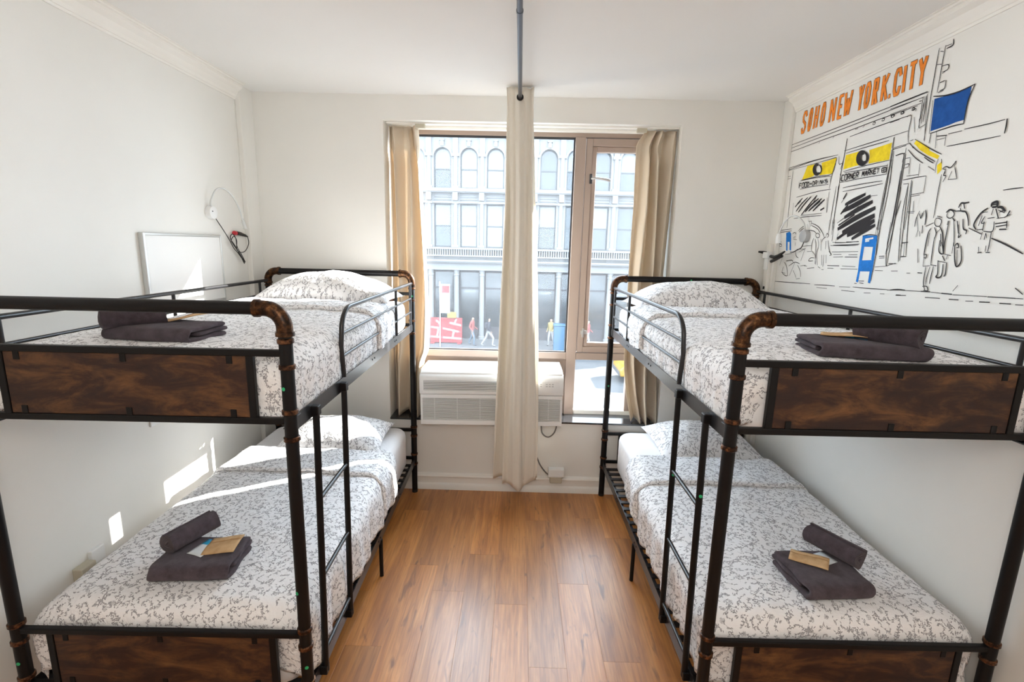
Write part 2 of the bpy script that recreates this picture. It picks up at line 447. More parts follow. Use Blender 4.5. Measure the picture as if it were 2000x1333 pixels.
# floor of separate planks on a sub-floor
fl = struct(MB().box(XL - .1, XR + .1, YN - .1, YO, -.10, -.012).build('floor', 'floor_wood'), 'warm brown wood plank floor')
PW, PL = 0.178, 1.24
def plank_mesh(wd, ln):
    b = MB(); e = .0007
    x0, x1, y0, y1 = 0, wd - .0002, 0, ln - .0002
    b.v = [(x0, y0, -.012), (x1, y0, -.012), (x1, y1, -.012), (x0, y1, -.012), (x0, y0, -.0005), (x1, y0, -.0005), (x1, y1, -.0005), (x0, y1, -.0005), (x0 + e, y0 + e, 0), (x1 - e, y0 + e, 0), (x1 - e, y1 - e, 0), (x0 + e, y1 - e, 0)]
    for q in ((8, 9, 10, 11), (4, 5, 9, 8), (5, 6, 10, 9), (6, 7, 11, 10), (7, 4, 8, 11), (0, 1, 5, 4), (1, 2, 6, 5), (2, 3, 7, 6), (3, 0, 4, 7)): b.face(q)
    me = b.mesh('plank'); me.materials.append(MATS['floor_wood']); return me
PLM = {}
x = -0.447 - PW * 9
i = 0
stag = [0.0, 0.43, 0.83, 0.25, 0.62, 1.02, 0.36, 0.74, 0.12, 0.55]
while x < XR:
    a, b = max(x, XL), min(x + PW, XR)
    if b - a > .004:
        y = YN - stag[i % 10]
        if i == 9: y = 2.419 - 5 * PL
        if i == 14: y = 1.976 - 4 * PL
        while y < YB:
            c, d = max(y, YN), min(y + PL, YB)
            if d - c > .01:
                k = (round(b - a, 3), round(d - c, 3))
                if k not in PLM: PLM[k] = plank_mesh(b - a, d - c)
                o = D.objects.new('plank', PLM[k]); COL.objects.link(o); o.location = (a, c, 0); o.parent = fl
            y += PL
    x += PW; i += 1

# ------------------------------------------------------------------ window
win = empty('window_1', (0, 3.80, 0)); struct(win, 'brown framed window: a fixed pane beside a casement, a low pane underneath')
WY0, WY1 = 0.0, 0.06
def wpart(name, boxes, mt='frame_paint', bev=.004):
    b = MB()
    for q in boxes: b.box(*q)
    return b.build(name, mt, win, bevel=bev)
wpart('frame_head', [(RX0, RX1, WY0, WY1, 2.722, RZ1)])
wpart('head_cover', [(RX0, RX1, -.045, .0, 2.752, RZ1)], 'trim_paint')
wpart('frame_jamb', [(RX0, -.90, WY0, WY1, RZ0, 2.722)])
wpart('frame_jamb', [(1.045, RX1, WY0, WY1, RZ0, 2.722)])
wpart('low_sun_block', [(.875, 1.045, WY0, WY1, .622, 1.045)])  # solid strip added behind the curtain, keeps a sun patch off the floor
wpart('transom', [(-.90, .385, WY0 - .008, WY1, 1.045, 1.100)])
wpart('transom', [(.462, 1.045, WY0 - .008, WY1, 1.045, 1.100)])
wpart('mullion', [(.385, .462, WY0 - .012, WY1, RZ0, 2.722)])
wpart('bottom_rail', [(.462, 1.045, WY0, WY1, RZ0, .622)], 'trim_paint')
wpart('closing_panel', [(-.90, .385, WY0 + .02, WY1 - .005, RZ0, 1.045)], 'frame_paint')
wpart('gasket', [(-.90, .385, .004, .012, 2.706, 2.722), (-.90, .385, .004, .012, 1.100, 1.108), (.373, .385, .004, .012, 1.108, 2.706)], 'gasket', 0)
# casement
cs = wpart('casement_sash', [(.468, .515, -.006, .05, 1.106, 2.716), (.995, 1.042, -.006, .05, 1.106, 2.716), (.515, .995, -.006, .05, 2.662, 2.716), (.515, .995, -.006, .05, 1.106, 1.152)])
b = MB().box(.515, .548, .004, .05, 1.152, 2.662).box(.962, .995, .004, .05, 1.152, 2.662).box(.548, .962, .004, .05, 2.622, 2.662).box(.548, .962, .004, .05, 1.152, 1.184)
b.build('inner_bead', 'frame_paint', win, bevel=.004)
MB().box(.548, .962, .026, .030, 1.184, 2.622).build('casement_pane', 'window_glass', win)
MB().box(-.90, .385, .026, .030, 1.100, 2.722).build('fixed_pane', 'window_glass', win)
MB().box(.462, 1.045, .026, .030, .622, 1.045).build('low_pane', 'window_glass', win)
hd = MB().box(.500, .520, -.022, -.006, 2.395, 2.465).build('handle_plate', 'gasket', win, bevel=.003)
MB().tube([(.510, -.03, 2.43), (.545, -.045, 2.432), (.60, -.05, 2.424), (.645, -.048, 2.415)], [.007, .008, .010, .012], 10).build('handle', 'brushed_steel', win, smooth=True)
MB().box(.490, .535, -.025, -.006, 1.255, 1.285).box(.500, .515, -.03, -.006, 1.23, 1.30).build('latch', 'brushed_steel', win, bevel=.003)
struct(MB().box(RX0, RX1, YB - .012, 3.80, RZ0, RZ0 + .014).build('window_sill', 'sill_stone', bevel=.002), 'dark polished stone sill at the foot of the window recess')
struct(MB().box(RX0, RX1, YO - .01, YO + .06, RZ0 - .04, RZ0 + .01).build('window_sill', 'trim_paint'), 'pale outer ledge below the low pane')
# curtain track
tr = MB().box(RX0 + .005, RX1 - .005, 3.655, 3.69, RZ1 - .012, RZ1).build('curtain_track', 'trim_paint', bevel=.003)
tag(tr, 'slim white curtain track under the top of the window recess', 'curtain track')
for xx in (-.735, .835):
    MB().box(xx - .035, xx + .035, 3.65, 3.675, RZ1 - .040, RZ1 - .012).build('track_carrier', 'beige_plastic', tr, bevel=.003)

# ------------------------------------------------------------------ window curtains
def drape_curtain(name, left, right, ztop, zbot, folds, y0, amp, label, seed, flare=None):
    nu, nv = folds * 16, 60
    def P(i, j):
        z = ztop + (zbot - ztop) * j
        a, b = lerp(left, z), lerp(right, z)
        ph = 2 * PI * folds * i + 0.5 * math.sin(5 * i + seed)
        am = amp * (1 + .35 * math.sin(7.3 * i + seed)) * (1.15 - .35 * math.exp(-((z - ztop) / .12) ** 2) + .15 * j)
        pin = math.exp(-((z - (ztop - .13)) / .05) ** 2)
        x = a + (b - a) * (i + .018 * math.sin(ph * 2)) + .010 * math.sin(3 * z + 9 * i + seed)
        y = y0 + am * (1 - .55 * pin) * math.sin(ph + .35 * math.sin(1.7 * z + seed)) + .012 * math.sin(2.2 * z + 4 * i)
        if flare: x, y = flare(i, z, x, y)
        zz = z + (.012 * math.sin(ph) if j > .98 else 0) + (.006 * math.sin(ph * 1.0) if j < .02 else 0)
        return (x, y, zz)
    o = MB().grid(P, nu, nv).build(name, 'beige_curtain', smooth='full', solid=.003, fix=False)
    tag(o, label, 'curtain', 'beige curtains in the window recess')
    # stiff pleated header
    b = MB()
    return o
drape_curtain('window_curtain', [(2.75, -.972), (.6, -.965)], [(2.75, -.752), (2.46, -.722), (1.6, -.703), (1.12, -.705), (1.02, -.742), (.6, -.748)], 2.752, .600, 3, 3.700, .046,
    'beige pleated curtain bunched at the side of the window above the air conditioner', 1.3)
def rfl(i, z, x, y):
    if z < 1.0:
        k = (1.0 - z) / .4
        y -= .035 * k
        x += .03 * k * (1 - i)
    return x, y
drape_curtain('window_curtain', [(2.75, .872), (2.66, .815), (2.24, .829), (1.65, .813), (1.13, .815), (.8, .84), (.6, .875)], [(2.75, 1.083), (1.2, 1.085), (.6, 1.092)], 2.752, .600, 3, 3.690, .050,
    'beige pleated curtain bunched beside the casement, by the bed under the painted wall', 4.1, rfl)

# ------------------------------------------------------------------ privacy curtain and its ceiling rod
RODX, RODZ = -0.028, 2.860
rod = MB().tube([(RODX, YN, RODZ), (RODX, YB, RODZ)], .0125, 16).build('curtain_rod', 'dark_pipe', smooth=True)
tag(rod, 'dark metal pipe rod running under the ceiling towards the window', 'curtain rod')
MB().tube([(RODX, 2.180, RODZ), (RODX, 2.196, RODZ)], .0148, 16).build('coupling', 'dark_pipe', rod, smooth=True)
MB().tube([(RODX, YB - .008, RODZ), (RODX, YB, RODZ)], .030, 20).build('flange', 'dark_pipe', rod, smooth=True)
ZT, NLAY = 2.925, 3
def cur(i, j):
    ph = NLAY * i
    w_ = lerp([(0, .088), (.03, .084), (.25, .098), (.5, .132), (.8, .166), (1, .175)], j)
    xc = lerp([(0, -.028), (.3, -.010), (.6, -.005), (1, .0)], j)
    sx = -math.cos(PI * ph)
    sx = math.copysign(abs(sx) ** .72, sx)
    y = 3.376 + .040 * i
    k = .35 + .65 * j
    front = max(0, min(1, (1.15 - ph) / .3))
    w_ *= 1 - .40 * front * min(1, j / .5)
    xc += .018 * front * min(1, j / .5)
    g_ = math.sin(3.0 * PI * (sx * .5 + .5) + .8 * math.sin(2.3 * j + 2 * ph))
    y += (-.020 * front) + .024 * k * (math.copysign(abs(g_) ** .6, g_)) * (1 if ph < 1 else .8) + .005 * math.sin(11 * sx + 3 * j)
    x = xc + w_ * sx * (1 - .06 * abs(math.sin(2.1 * ph))) + .006 * math.sin(5 * j + 2 * ph)
    zb = .205 - front * (.035 + .030 * math.exp(-((x - .03) / .04) ** 2)) + .008 * math.sin(9 * ph)
    zt = ZT + .004 * math.sin(7 * sx)
    return (x, y, zt + (zb - zt) * j)
o = MB().grid(cur, 220, 70).build('privacy_curtain', 'cream_curtain', smooth='full', solid=.0025, fix=False)
tag(o, 'long cream curtain gathered at the end of the ceiling rod in front of the window', 'curtain')
ring = [(RODX + .017 * math.cos(a), 3.334, RODZ - .002 + .017 * math.sin(a)) for a in [2 * PI * k / 24 for k in range(25)]]
MB().tube(ring, .0055, 8, False).build('grommet', 'cord_rubber', o, smooth=True)

# ------------------------------------------------------------------ air conditioner
ac = empty('air_conditioner', (0, 0, 0)); tag(ac, 'white through-the-wall air conditioner resting on the dark sill under the window', 'air conditioner')
ac.location = (-.187, 3.446, .603); ac.rotation_euler = (0, -.012, 0)
W2, H, DP = .527, .417, .335
b = MB().prism([(0, 0), (0, .205), (.018, .205), (.018, .012), (DP, .012), (DP, H), (.022, H), (.022, .222), (.0, .222)] and [(.020, .02), (DP, .02), (DP, H), (.045, H), (.020, H - .022)], lambda a, c: (-W2, a, c), lambda a, c: (W2, a, c))
b.build('casing', 'white_plastic', ac, bevel=.006)
# front panel: control band above, grille below
fp = MB()
fp.prism([(0.018, .232), (0.0, .238), (-.004, .250), (-.004, .352), (.004, .372), (.022, .388), (.045, .3935), (.045, .232)], lambda a, c: (-W2 - .004, a, c), lambda a, c: (W2 + .004, a, c))
fp.build('control_band', 'white_plastic', ac, smooth=True, bevel=.003)
MB().box(-W2 + .028, .235, -.0065, -.004, .268, .342).build('vent_opening', 'fin_metal', ac)
for k in range(6):
    MB().box(-W2 + .030, .233, -.0105, -.0045, .272 + k * .0125, .2765 + k * .0125).build('louver', 'white_plastic', ac)
lf = MB().box(-W2, W2, .0, .022, 0, .036).box(-W2, W2, .0, .022, .205, .234).box(-W2, -W2 + .016, .0, .022, .036, .205).box(W2 - .016, W2, .0, .022, .036, .205)
lf.build('grille_frame', 'white_plastic', ac, bevel=.003)
MB().box(-W2 + .016, W2 - .016, .014, .021, .036, .205).build('filter_screen', 'fin_metal', ac)
for k in range(16):
    z0 = .040 + k * .0104
    MB().box(-W2 + .002, W2 - .002, .001, .009, z0, z0 + .0052).build('louver', 'white_plastic', ac)
for k in range(6):
    xx = -W2 + .10 + k * .17
    MB().box(xx, xx + .007, .009, .014, .036, .205).build('rib', 'white_plastic', ac)
for k in range(8):
    xx = .36 + (k % 4) * .022 + (.02 if k % 4 > 0 else 0); zz = .322 - (k // 4) * .016
    MB().box(xx, xx + .014, -.0055, -.004, zz, zz + .006).build('button', 'grey_plastic', ac)
MB().box(W2 - .155, W2 - .03, -.0052, -.004, .262, .345).build('control_plate', 'white_plastic', ac, bevel=.002)
cord = MB().tube(bez([(.20, 3.56, .625), (.195, 3.575, .57), (.205, 3.58, .50), (.25, 3.58, .468), (.295, 3.58, .50), (.315, 3.575, .57), (.31, 3.56, .63)]), .0055, 8).build('power_cord', 'cord_grey', smooth=True)
tag(cord, 'grey power cord hanging in a loop below the air conditioner', 'cord')
MB().tube(bez([(.17, 3.585, .30), (.20, 3.57, .235), (.25, 3.56, .175), (.29, 3.55, .155)]), .0050, 8).build('cord_tail', 'cord_grey', cord, smooth=True)
ob = empty('wall_outlet', (.325, 3.575, .10)); tag(ob, 'white outlet box with a beige plug on the baseboard below the window', 'outlet')
MB().box(-.063, .063, -.035, .02, .048, .115).build('box', 'white_plastic', ob, bevel=.006)
MB().box(-.048, .048, -.028, .012, -.006, .050).build('plug', 'beige_plastic', ob, bevel=.008)

# ------------------------------------------------------------------ wall fittings
lamp = empty('reading_lamp', (XL, 3.062, 2.085)); tag(lamp, 'white gooseneck reading lamp on the plain wall above the upper bunk', 'lamp')
MB().tube([(0, 0, 0), (.012, 0, 0), (.030, 0, 0), (.034, 0, 0)], [.040, .041, .038, .030], 28).build('base', 'white_plastic', lamp, smooth=True)
MB().box(.033, .036, -.022, -.014, .004, .010).build('switch', 'cord_rubber', lamp)
gp = bez([(.02, -.010, .036), (.028, -.014, .075), (.045, .02, .14), (.062, .075, .150), (.080, .125, .115), (.092, .165, .05), (.096, .195, -.03)], 8)
MB().tube(gp, .0048, 10).build('gooseneck', 'aluminium', lamp, smooth=True)
MB().tube([(.096, .195, -.028), (.097, .203, -.05), (.098, .214, -.078), (.098, .217, -.088)], [.008, .0105, .0105, .014], 14).build('lamp_head', 'aluminium', lamp, smooth=True)
cb = bez([(.012, .045, -.036), (.018, .10, -.10), (.022, .150, -.160), (.024, .19, -.215), (.022, .24, -.25), (.024, .29, -.30), (.022, .305, -.320), (.020, .27, -.27), (.022, .21, -.20), (.022, .165, -.155), (.024, .185, -.125), (.022, .225, -.150), (.022, .235, -.21), (.024, .275, -.26), (.022, .315, -.31), (.022, .300, -.300), (.022, .25, -.245), (.022, .19, -.19), (.024, .17, -.165), (.022, .205, -.140), (.022, .235, -.165), (.024, .225, -.225), (.022, .27, -.245), (.022, .33, -.235), (.024, .375, -.185), (.022, .372, -.140)], 6)
MB().tube(cb, .0027, 7).build('cable', 'cord_rubber', lamp, smooth=True)
MB().tube([(.022, .245, -.118), (.022, .275, -.120), (.022, .335, -.130), (.022, .370, -.138)], [.013, .013, .009, .005], 12).build('plug', 'cord_rubber', lamp, smooth=True)
MB().tube([(.022, .212, -.117), (.022, .232, -.118)], .014, 14).build('plug_ring', 'red_plastic', lamp, smooth=True)

lamp = empty('reading_lamp', (XR, 3.175, 2.028)); tag(lamp, 'white gooseneck reading lamp on the painted wall, arching over the drawn doorway', 'lamp')
MB().tube([(0, 0, 0), (-.012, 0, 0), (-.028, 0, 0), (-.032, 0, 0)], [.040, .041, .038, .030], 28).build('base', 'grey_plastic', lamp, smooth=True)
gp = bez([(-.02, -.004, .036), (-.03, -.004, .075), (-.05, .025, .115), (-.07, .07, .128), (-.085, .115, .10), (-.093, .145, .05), (-.095, .158, .015)], 8)
MB().tube(gp, .0046, 10).build('gooseneck', 'aluminium', lamp, smooth=True)
MB().tube([(-.095, .157, .018), (-.095, .159, 0), (-.095, .160, -.045)], [.010, .016, .017], 16).build('lamp_head', 'white_plastic', lamp, smooth=True)
cb = bez([(-.02, -.010, -.034), (-.02, .01, -.07), (-.02, .05, -.085), (-.025, .09, -.10), (-.018, .135, -.10)], 8)
MB().tube(cb, .0030, 7).build('cable', 'cord_rubber', lamp, smooth=True)
rw = empty('outlet_strip', (1.783, 3.545, 1.60)); tag(rw, 'white surface raceway with a plug adaptor in the corner by the painted wall', 'outlet')
MB().box(-.022, 0, -.030, .030, -1.50, .38).build('raceway', 'trim_paint', rw, bevel=.003)
MB().box(-.026, -.020, -.012, .004, .062, .082).build('screw_cover', 'cord_rubber', rw)
MB().box(-.030, -.018, -.026, .026, .20, .33).build('outlet_plate', 'white_plastic', rw, bevel=.003)
MB().box(-.068, -.028, -.085, -.020, .280, .325).build('adaptor', 'white_plastic', rw, bevel=.006)
MB().tube([(-.045, -.095, .296), (-.045, -.145, .290), (-.045, -.20, .302), (-.045, -.265, .330)], [.011, .012, .012, .005], 12).build('plug', 'cord_rubber', rw, smooth=True)
MB().tube([(-.045, -.02, .318), (-.055, -.005, .322), (-.085, .01, .326)], [.012, .011, .006], 12).build('plug', 'cord_rubber', rw, smooth=True)
MB().tube([(-.040, -.10, .262), (-.045, -.15, .272), (-.045, -.24, .300)], [.011, .010, .009], 12).build('plug', 'cord_rubber', rw, smooth=True)

bd = empty('white_board', (XL, 2.805, 1.545)); tag(bd, 'white framed board fixed to the plain wall behind the upper bunk', 'board')
MB().box(0, .010, -.325, .325, .0, .395).build('panel', 'board_white', bd)
MB().box(0, .026, -.338, -.318, -.01, .405).box(0, .016, .322, .334, -.01, .405).box(0, .018, -.318, .322, .390, .405).box(0, .018, -.318, .322, -.01, .008).build('frame', 'aluminium', bd, bevel=.004)
ob = empty('wall_outlet', (XL, 1.90, .425)); tag(ob, 'pale outlet box low on the plain wall beside the lower bunk', 'outlet')
MB().box(0, .045, -.038, .038, -.055, .06).build('box', 'beige_plastic', ob, bevel=.005)
MB().box(0, .020, .045, .115, .02, .09).build('cover_plate', 'white_plastic', ob, bevel=.004)
ob = empty('wall_switch', (XL, 2.43, 1.00)); tag(ob, 'small white wall plate on the plain wall, just under the upper bunk', 'switch')
MB().box(0, .008, -.038, .038, -.06, .06).build('plate', 'white_plastic', ob, bevel=.003)
MB().box(.008, .014, -.010, .010, -.02, .02).build('toggle', 'white_plastic', ob, bevel=.002)

# ------------------------------------------------------------------ bunk beds
# local frame of a bunk: u across from the aisle side to the wall, v from the window end to the foot, z up
BW, BL, BH = 1.04, 2.017, 1.710
PR = .0215
BUNKS = {'a': (-.7865, 3.5345, .0195, -1), 'b': (.6893, 3.5640, .0145, 1)}
ZFOOT = (1.335, 1.565, .285, .516)
def bunk(key, label):
    bx, by, rz, sg = BUNKS[key]
    root = tag(empty('bunk_bed', (bx, by, 0), rz), label, 'bunk bed')
    L = lambda u, v, z: (sg * u, -v, z)
    def tube(name, pts, r, m='black_metal', n=14, parent=root):
        return MB().tube([L(*p) for p in pts], r, n).build(name, m, parent, smooth=True)
    def lbox(b, u0, u1, v0, v1, z0, z1):
        return b.box(sg * u0, sg * u1, -v0, -v1, z0, z1)
    E = .062
    for v in (0, BL):
        out = -1 if v == 0 else 1
        for u in (0, BW):
            inw = 1 if u == 0 else -1
            post = tube('post', [(u, v, 0), (u, v, BH - E)], PR, n=20)
            for zc in (1.606, 1.520, 1.368, 1.273, .541, .470, .318, .240):
                MB().tube([L(u, v, zc - .009), L(u, v, zc - .006), L(u, v, zc + .006), L(u, v, zc + .009)], [.0225, .0262, .0262, .0225], 20).build('collar', 'copper_ring', post, smooth=True)
            arc = [(u + inw * (E - E * math.cos(a)), v, BH - E + E * math.sin(a)) for a in [PI / 2 * k / 10 for k in range(11)]]
            arc = [(u, v, BH - E - .022)] + arc + [(u + inw * (E + .022), v, BH)]
            eb = tube('elbow', arc, .0255, 'bronze', 20)
            for p, q in (((u, v, BH - E - .026), (u, v, BH - E - .014)), ((u + inw * (E + .014), v, BH), (u + inw * (E + .028), v, BH))):
                tube('elbow_collar', [p, q], .0292, 'bronze', 20, eb)
            tube('foot_cap', [(u, v, 0), (u, v, .02)], .0225, 'cord_rubber', 16, post)
        tube('top_rail', [(E, v, BH), (BW - E, v, BH)], PR, n=20)
        for (z0, z1) in ((ZFOOT[0], ZFOOT[1]), (ZFOOT[2], ZFOOT[3])):
            for z in (z0, z1):
                lbox(MB(), .015, BW - .015, v - .011, v + .011, z - .0115, z + .0115).build('cross_bar', 'black_metal', root, bevel=.004)
            for u in (.118, BW - .118):
                lbox(MB(), u - .012, u + .012, v - .009, v + .009, z0, z1).build('panel_upright', 'black_metal', root, bevel=.002)
            lbox(MB(), .131, BW - .131, v - .006, v + .006, z0 + .0115, z1 - .0115).build('wood_panel', 'rustic_wood', root, bevel=.002)
            for u in (.183, .525, .866):
                for zz in (z1 - .024, z0 + .024):
                    lbox(MB(), u - .010, u + .010, v - .0085, v + .0085, zz - .014, zz + .014).build('panel_clip', 'black_metal', root, bevel=.0015)
    # side rails (angle section), slats
    for u in (0, BW):
        inw = 1 if u == 0 else -1
        for z0, z1 in ((1.290, 1.346), (.228, .284)):
            b = MB(); lbox(b, u - .0025 * inw, u + .0015 * inw, .018, BL - .018, z0, z1)
            lbox(b, u + .0015 * inw, u + .035 * inw, .018, BL - .018, z0 + .008, z0 + .012)
            o = b.build('side_rail', 'rail_metal', root)
            for v in (.018, BL - .018):
                d = 1 if v < 1 else -1
                lbox(MB(), u - .006 * inw, u - .0025 * inw, v, v + .05 * d, z0 + .006, z1 - .006).build('rail_plate', 'rail_metal', o, bevel=.001)
            for v in (.52, .56, 1.02, 1.06):
                MB().tube([L(u - .0028 * inw, v, z0 + .03), L(u - .006 * inw, v, z0 + .03)], .005, 8).build('bolt', 'rail_metal', o)
    for z in (1.306, .244):
        for k in range(24):
            v = .06 + k * (BL - .12) / 23
            lbox(MB(), .004, BW - .004, v - .016, v + .016, z, z + .008).build('slat', 'rail_metal', root)
    # ladder on the aisle side
    for vt, vb in ((1.545, 1.600), (1.848, 1.902)):
        st = tube('ladder_stile', [(-.016, vt, 1.330), (-.020, vb, .252)], .0125)
        for v, z in ((vt, 1.318), (vb, .262)):
            lbox(MB(), -.030, .003, v - .016, v + .016, z - .022, z + .016).build('ladder_hook', 'black_metal', st, bevel=.004)
    for z in (.970, .652, .335):
        k = (1.33 - z) / 1.078
        tube('ladder_rung', [(-.018, 1.545 + .055 * k, z), (-.018, 1.848 + .054 * k, z)], .0085, 'rail_metal')
    # guard rails
    top = [(0, .018, 1.642), (0, 1.38, 1.642)] + [(0, 1.38 + .12 * math.sin(a), 1.642 - .10 * (1 - math.cos(a)) * 1.0) for a in [PI / 2 * k / 8 for k in range(1, 9)]]
    top += [(0, 1.512, 1.48), (0, 1.498, 1.40), (0, 1.492, 1.345)]
    gd = tube('guard_rail', top, .0105, 'rail_metal')
    for z in (1.536, 1.438):
        tube('guard_bar', [(0, .058, z), (0, 1.500, z)], .0072, 'rail_metal')
    for v in (.058, .497):
        tube('guard_upright', [(0, v, 1.345), (0, v, 1.640)], .0088, 'rail_metal')
    tube('guard_rail', [(BW, .02, 1.642), (BW, BL - .02, 1.642)], .0105, 'rail_metal')
    tube('guard_bar', [(BW, .02, 1.545), (BW, BL - .02, 1.545)], .0075, 'rail_metal')
    for v in (.125, 1.012, 1.895):
        tube('guard_upright', [(BW, v, 1.346), (BW, v, 1.640)], .0088, 'rail_metal')
    for u in (0, BW):
        tube('leg', [(u, 1.005, 0), (u, 1.005, .235)], .0115)
    return root
ra = bunk('a', 'black pipe bunk bed with bronze elbows, standing along the plain white wall')
rb = bunk('b', 'black pipe bunk bed with bronze elbows, standing under the painted street scene')
# small green dots stuck to the frames
def sticker(key, u, v, z, du, dv, r):
    bx, by, rz, sg = BUNKS[key]; root = ra if key == 'a' else rb
    d = Vector((sg * du, -dv, 0)).normalized(); c = Vector((sg * u, -v, z)) + d * (r + .0003)
    MB().tube([c, c + d * .0012], .0065, 12).build('sticker', 'green_sticker', root)
for a in (('a', 0, BL, 1.450, .35, 1, PR), ('a', 0, BL, .70, .5, 1, PR), ('a', 0, BL, .395, -.35, 1, PR), ('a', BW, BL, .39, -.1, 1, PR), ('a', 0, 0, 1.55, -.3, 1, PR), ('a', -.018, 1.57, .64, -.6, .8, .0125),
          ('b', 0, 0, .905, 0, 1, PR), ('b', -.018, 1.575, .96, -.3, 1, .0125), ('b', -.018, 1.87, 1.02, -.2, 1, .0125), ('b', .55, 0, BH, 0, 1, PR)):
    sticker(*a)

# ------------------------------------------------------------------ bedding
def bed_obj(key, o):
    bx, by, rz, sg = BUNKS[key]; o.location = (bx, by, 0); o.rotation_euler = (0, 0, rz); return o
def nz(x, y, z=0.0): return noise.noise(Vector((x, y, z)))
def mattress(key, z0, z1, label, u0=.028):
    sg = BUNKS[key][3]; L = lambda u, v, z: (sg * u, -v, z)
    u1, v0, v1, r = 1.012, .035, 1.985, .055
    def ring(k):   # profile from bottom to top: inset, z
        return k
    prof = [(.05, z0), (.012, z0 + .004), (0, z0 + .03), (0, z1 - .055), (.006, z1 - .03), (.022, z1 - .010), (.05, z1)]
    b = MB(); N = 64
    def outline(ins, t):
        # rounded rectangle
        per = []
        rr = max(.01, .09 - ins * .5)
        cx = [(u1 - ins - rr, v1 - ins - rr, 0), (u0 + ins + rr, v1 - ins - rr, 90), (u0 + ins + rr, v0 + ins + rr, 180), (u1 - ins - rr, v0 + ins + rr, 270)]
        for (cu, cv, a0) in cx:
            for k in range(9):
                a = math.radians(a0 + 90 * k / 8); per.append((cu + rr * math.cos(a), cv + rr * math.sin(a)))
        return per
    rows = [outline(i, 0) for i, z in prof]; n = len(rows[0])
    for (ins, z), row in zip(prof, rows):
        for (u, v) in row: b.v.append(L(u, v, z + (.004 * nz(u * 9, v * 9) if z > z0 + .02 else 0)))
    for j in range(len(prof) - 1):
        for i in range(n):
            i2 = (i + 1) % n; b.face((j * n + i, j * n + i2, (j + 1) * n + i2, (j + 1) * n + i))
    b.face([i for i in range(n)][::-1]); b.face([(len(prof) - 1) * n + i for i in range(n)])
    o = b.build('mattress', 'sheet_cotton', smooth=True)
    bed_obj(key, o); tag(o, label, 'mattress', 'mattresses under white sheets'); return o
def fold(d, r):
    if d <= 0: return d, 0.0
    if d < PI / 2 * r: return r * math.sin(d / r), r * (1 - math.cos(d / r))
    return r, r + d - PI / 2 * r
def duvet(key, ztop, ui, uo, vend, hang_i, hang_o, hang_f, v0, vf0, vf1, label, seed, flare_i=0.0, wr=1.0, r=.075, bulge=0.0):
    """ui / uo: planes the cloth hangs in on the aisle and wall side; vend: plane it hangs in at the foot"""
    sg = BUNKS[key][3]
    s0, s1 = -(hang_i - r + PI / 2 * r) if hang_i > 0 else 0, 0
    wtop = (uo - r) - (ui + r)
    smin = -(max(0, hang_i - r) + PI / 2 * r); smax = wtop + max(0, hang_o - r) + PI / 2 * r
    def pos(s, t, lift=0.0):
        if s < 0: pu, du = fold(-s, r); u = ui + r - pu
        elif s > wtop: pu, du = fold(s - wtop, r); u = uo - r + pu
        else: u, du = ui + r + s, 0.0
        tv = t - (vend - r)
        pv, dv = fold(tv, r); v = vend - r + pv
        drop = math.hypot(du, dv) if (du > 0 and dv > 0) else du + dv
        z = ztop - drop
        # crown, quilting and creases
        cu = min(1, max(0, (u - ui) / .16)) * min(1, max(0, (uo - u) / .16)); cv = min(1, max(0, (vend - v) / .15))
        z += .016 * (cu - 1) + .008 * (cv - 1) + wr * (.011 * nz(u * 3.1 + seed, v * 2.3, seed) + .006 * nz(u * 8 + seed, v * 7, 2 + seed) + .0025 * nz(u * 24, v * 19, seed)) * (1 if drop < .02 else .3)
        z -= .010 * abs(nz(u * 5 + 3 * v, v * 1.7 - u * 2, seed + 5)) * wr * cu
        hw = min(1.0, max(0, (drop - r * .6)) / .12)
        f = hw * (.012 * math.sin(t * 21 + 3 * nz(t * 3, seed, 1) + seed) + .007 * math.sin(t * 47 + seed)) * wr
        if s < 0: u += -flare_i * hw + (abs(f) if flare_i == 0 else f)
        elif s > wtop: u += min(0, f)
        if dv > 0: v += min(.0, hw * (.010 * math.sin(s * 19 + seed) - .008)) + .0
        if bulge:
            q = min(1, max(0, (v - .45) / .7)); u -= bulge * q * q * (3 - 2 * q) * max(0, 1 - (u - ui) / .35)
        n_ = lift
        if du + dv > 0:
            if s < 0: u -= lift * min(1, du / r)
            if dv > 0: v += lift * .3 * min(1, dv / r)
            n_ = lift * max(0, 1 - (du + dv) / r)
        z += n_
        if drop > r: z += .012 * math.sin(t * 13 + s * 9 + seed) * hw
        return (sg * u, -v, z)
    tmax = vend - r + PI / 2 * r + max(0, hang_f - r)
    nu, nv = int((smax - smin) / .016), int((tmax - v0) / .016)
    S = lambda i: smin + (smax - smin) * i
    Tt = lambda j: v0 + (tmax - v0) * j
    o = MB().grid(lambda i, j: pos(S(i), Tt(j)), nu, nv, lambda i, j: (S(i) + seed, Tt(j) + seed * .37)).build('duvet', 'floral_cotton', smooth='full', solid=.009, fix=False)
    bed_obj(key, o); tag(o, label, 'duvet')
    # turned back band at the head end, a second thickness with a rolled edge
    def band(i, j):
        s = smin * .82 + (smax - smin * .82) * i
        if j < .12: k = j / .12; t = vf1 - .004 + .012 * math.sin(PI * k); lift = .002 + .026 * k
        else: k = (j - .12) / .88; t = vf1 + (vf0 - vf1) * k; lift = .028 - .008 * k
        t += .018 * math.sin(3.1 * s + seed) + .022 * nz(s * 4, seed, 9)
        return pos(s, t, lift + .003 * nz(s * 12, t * 30, seed))
    MB().grid(band, nu, 26, lambda i, j: (1.7 + S(i), 3.1 - (vf1 - vf0) * j)).build('turned_back_band', 'floral_cotton', o, smooth='full', fix=False)
    return o
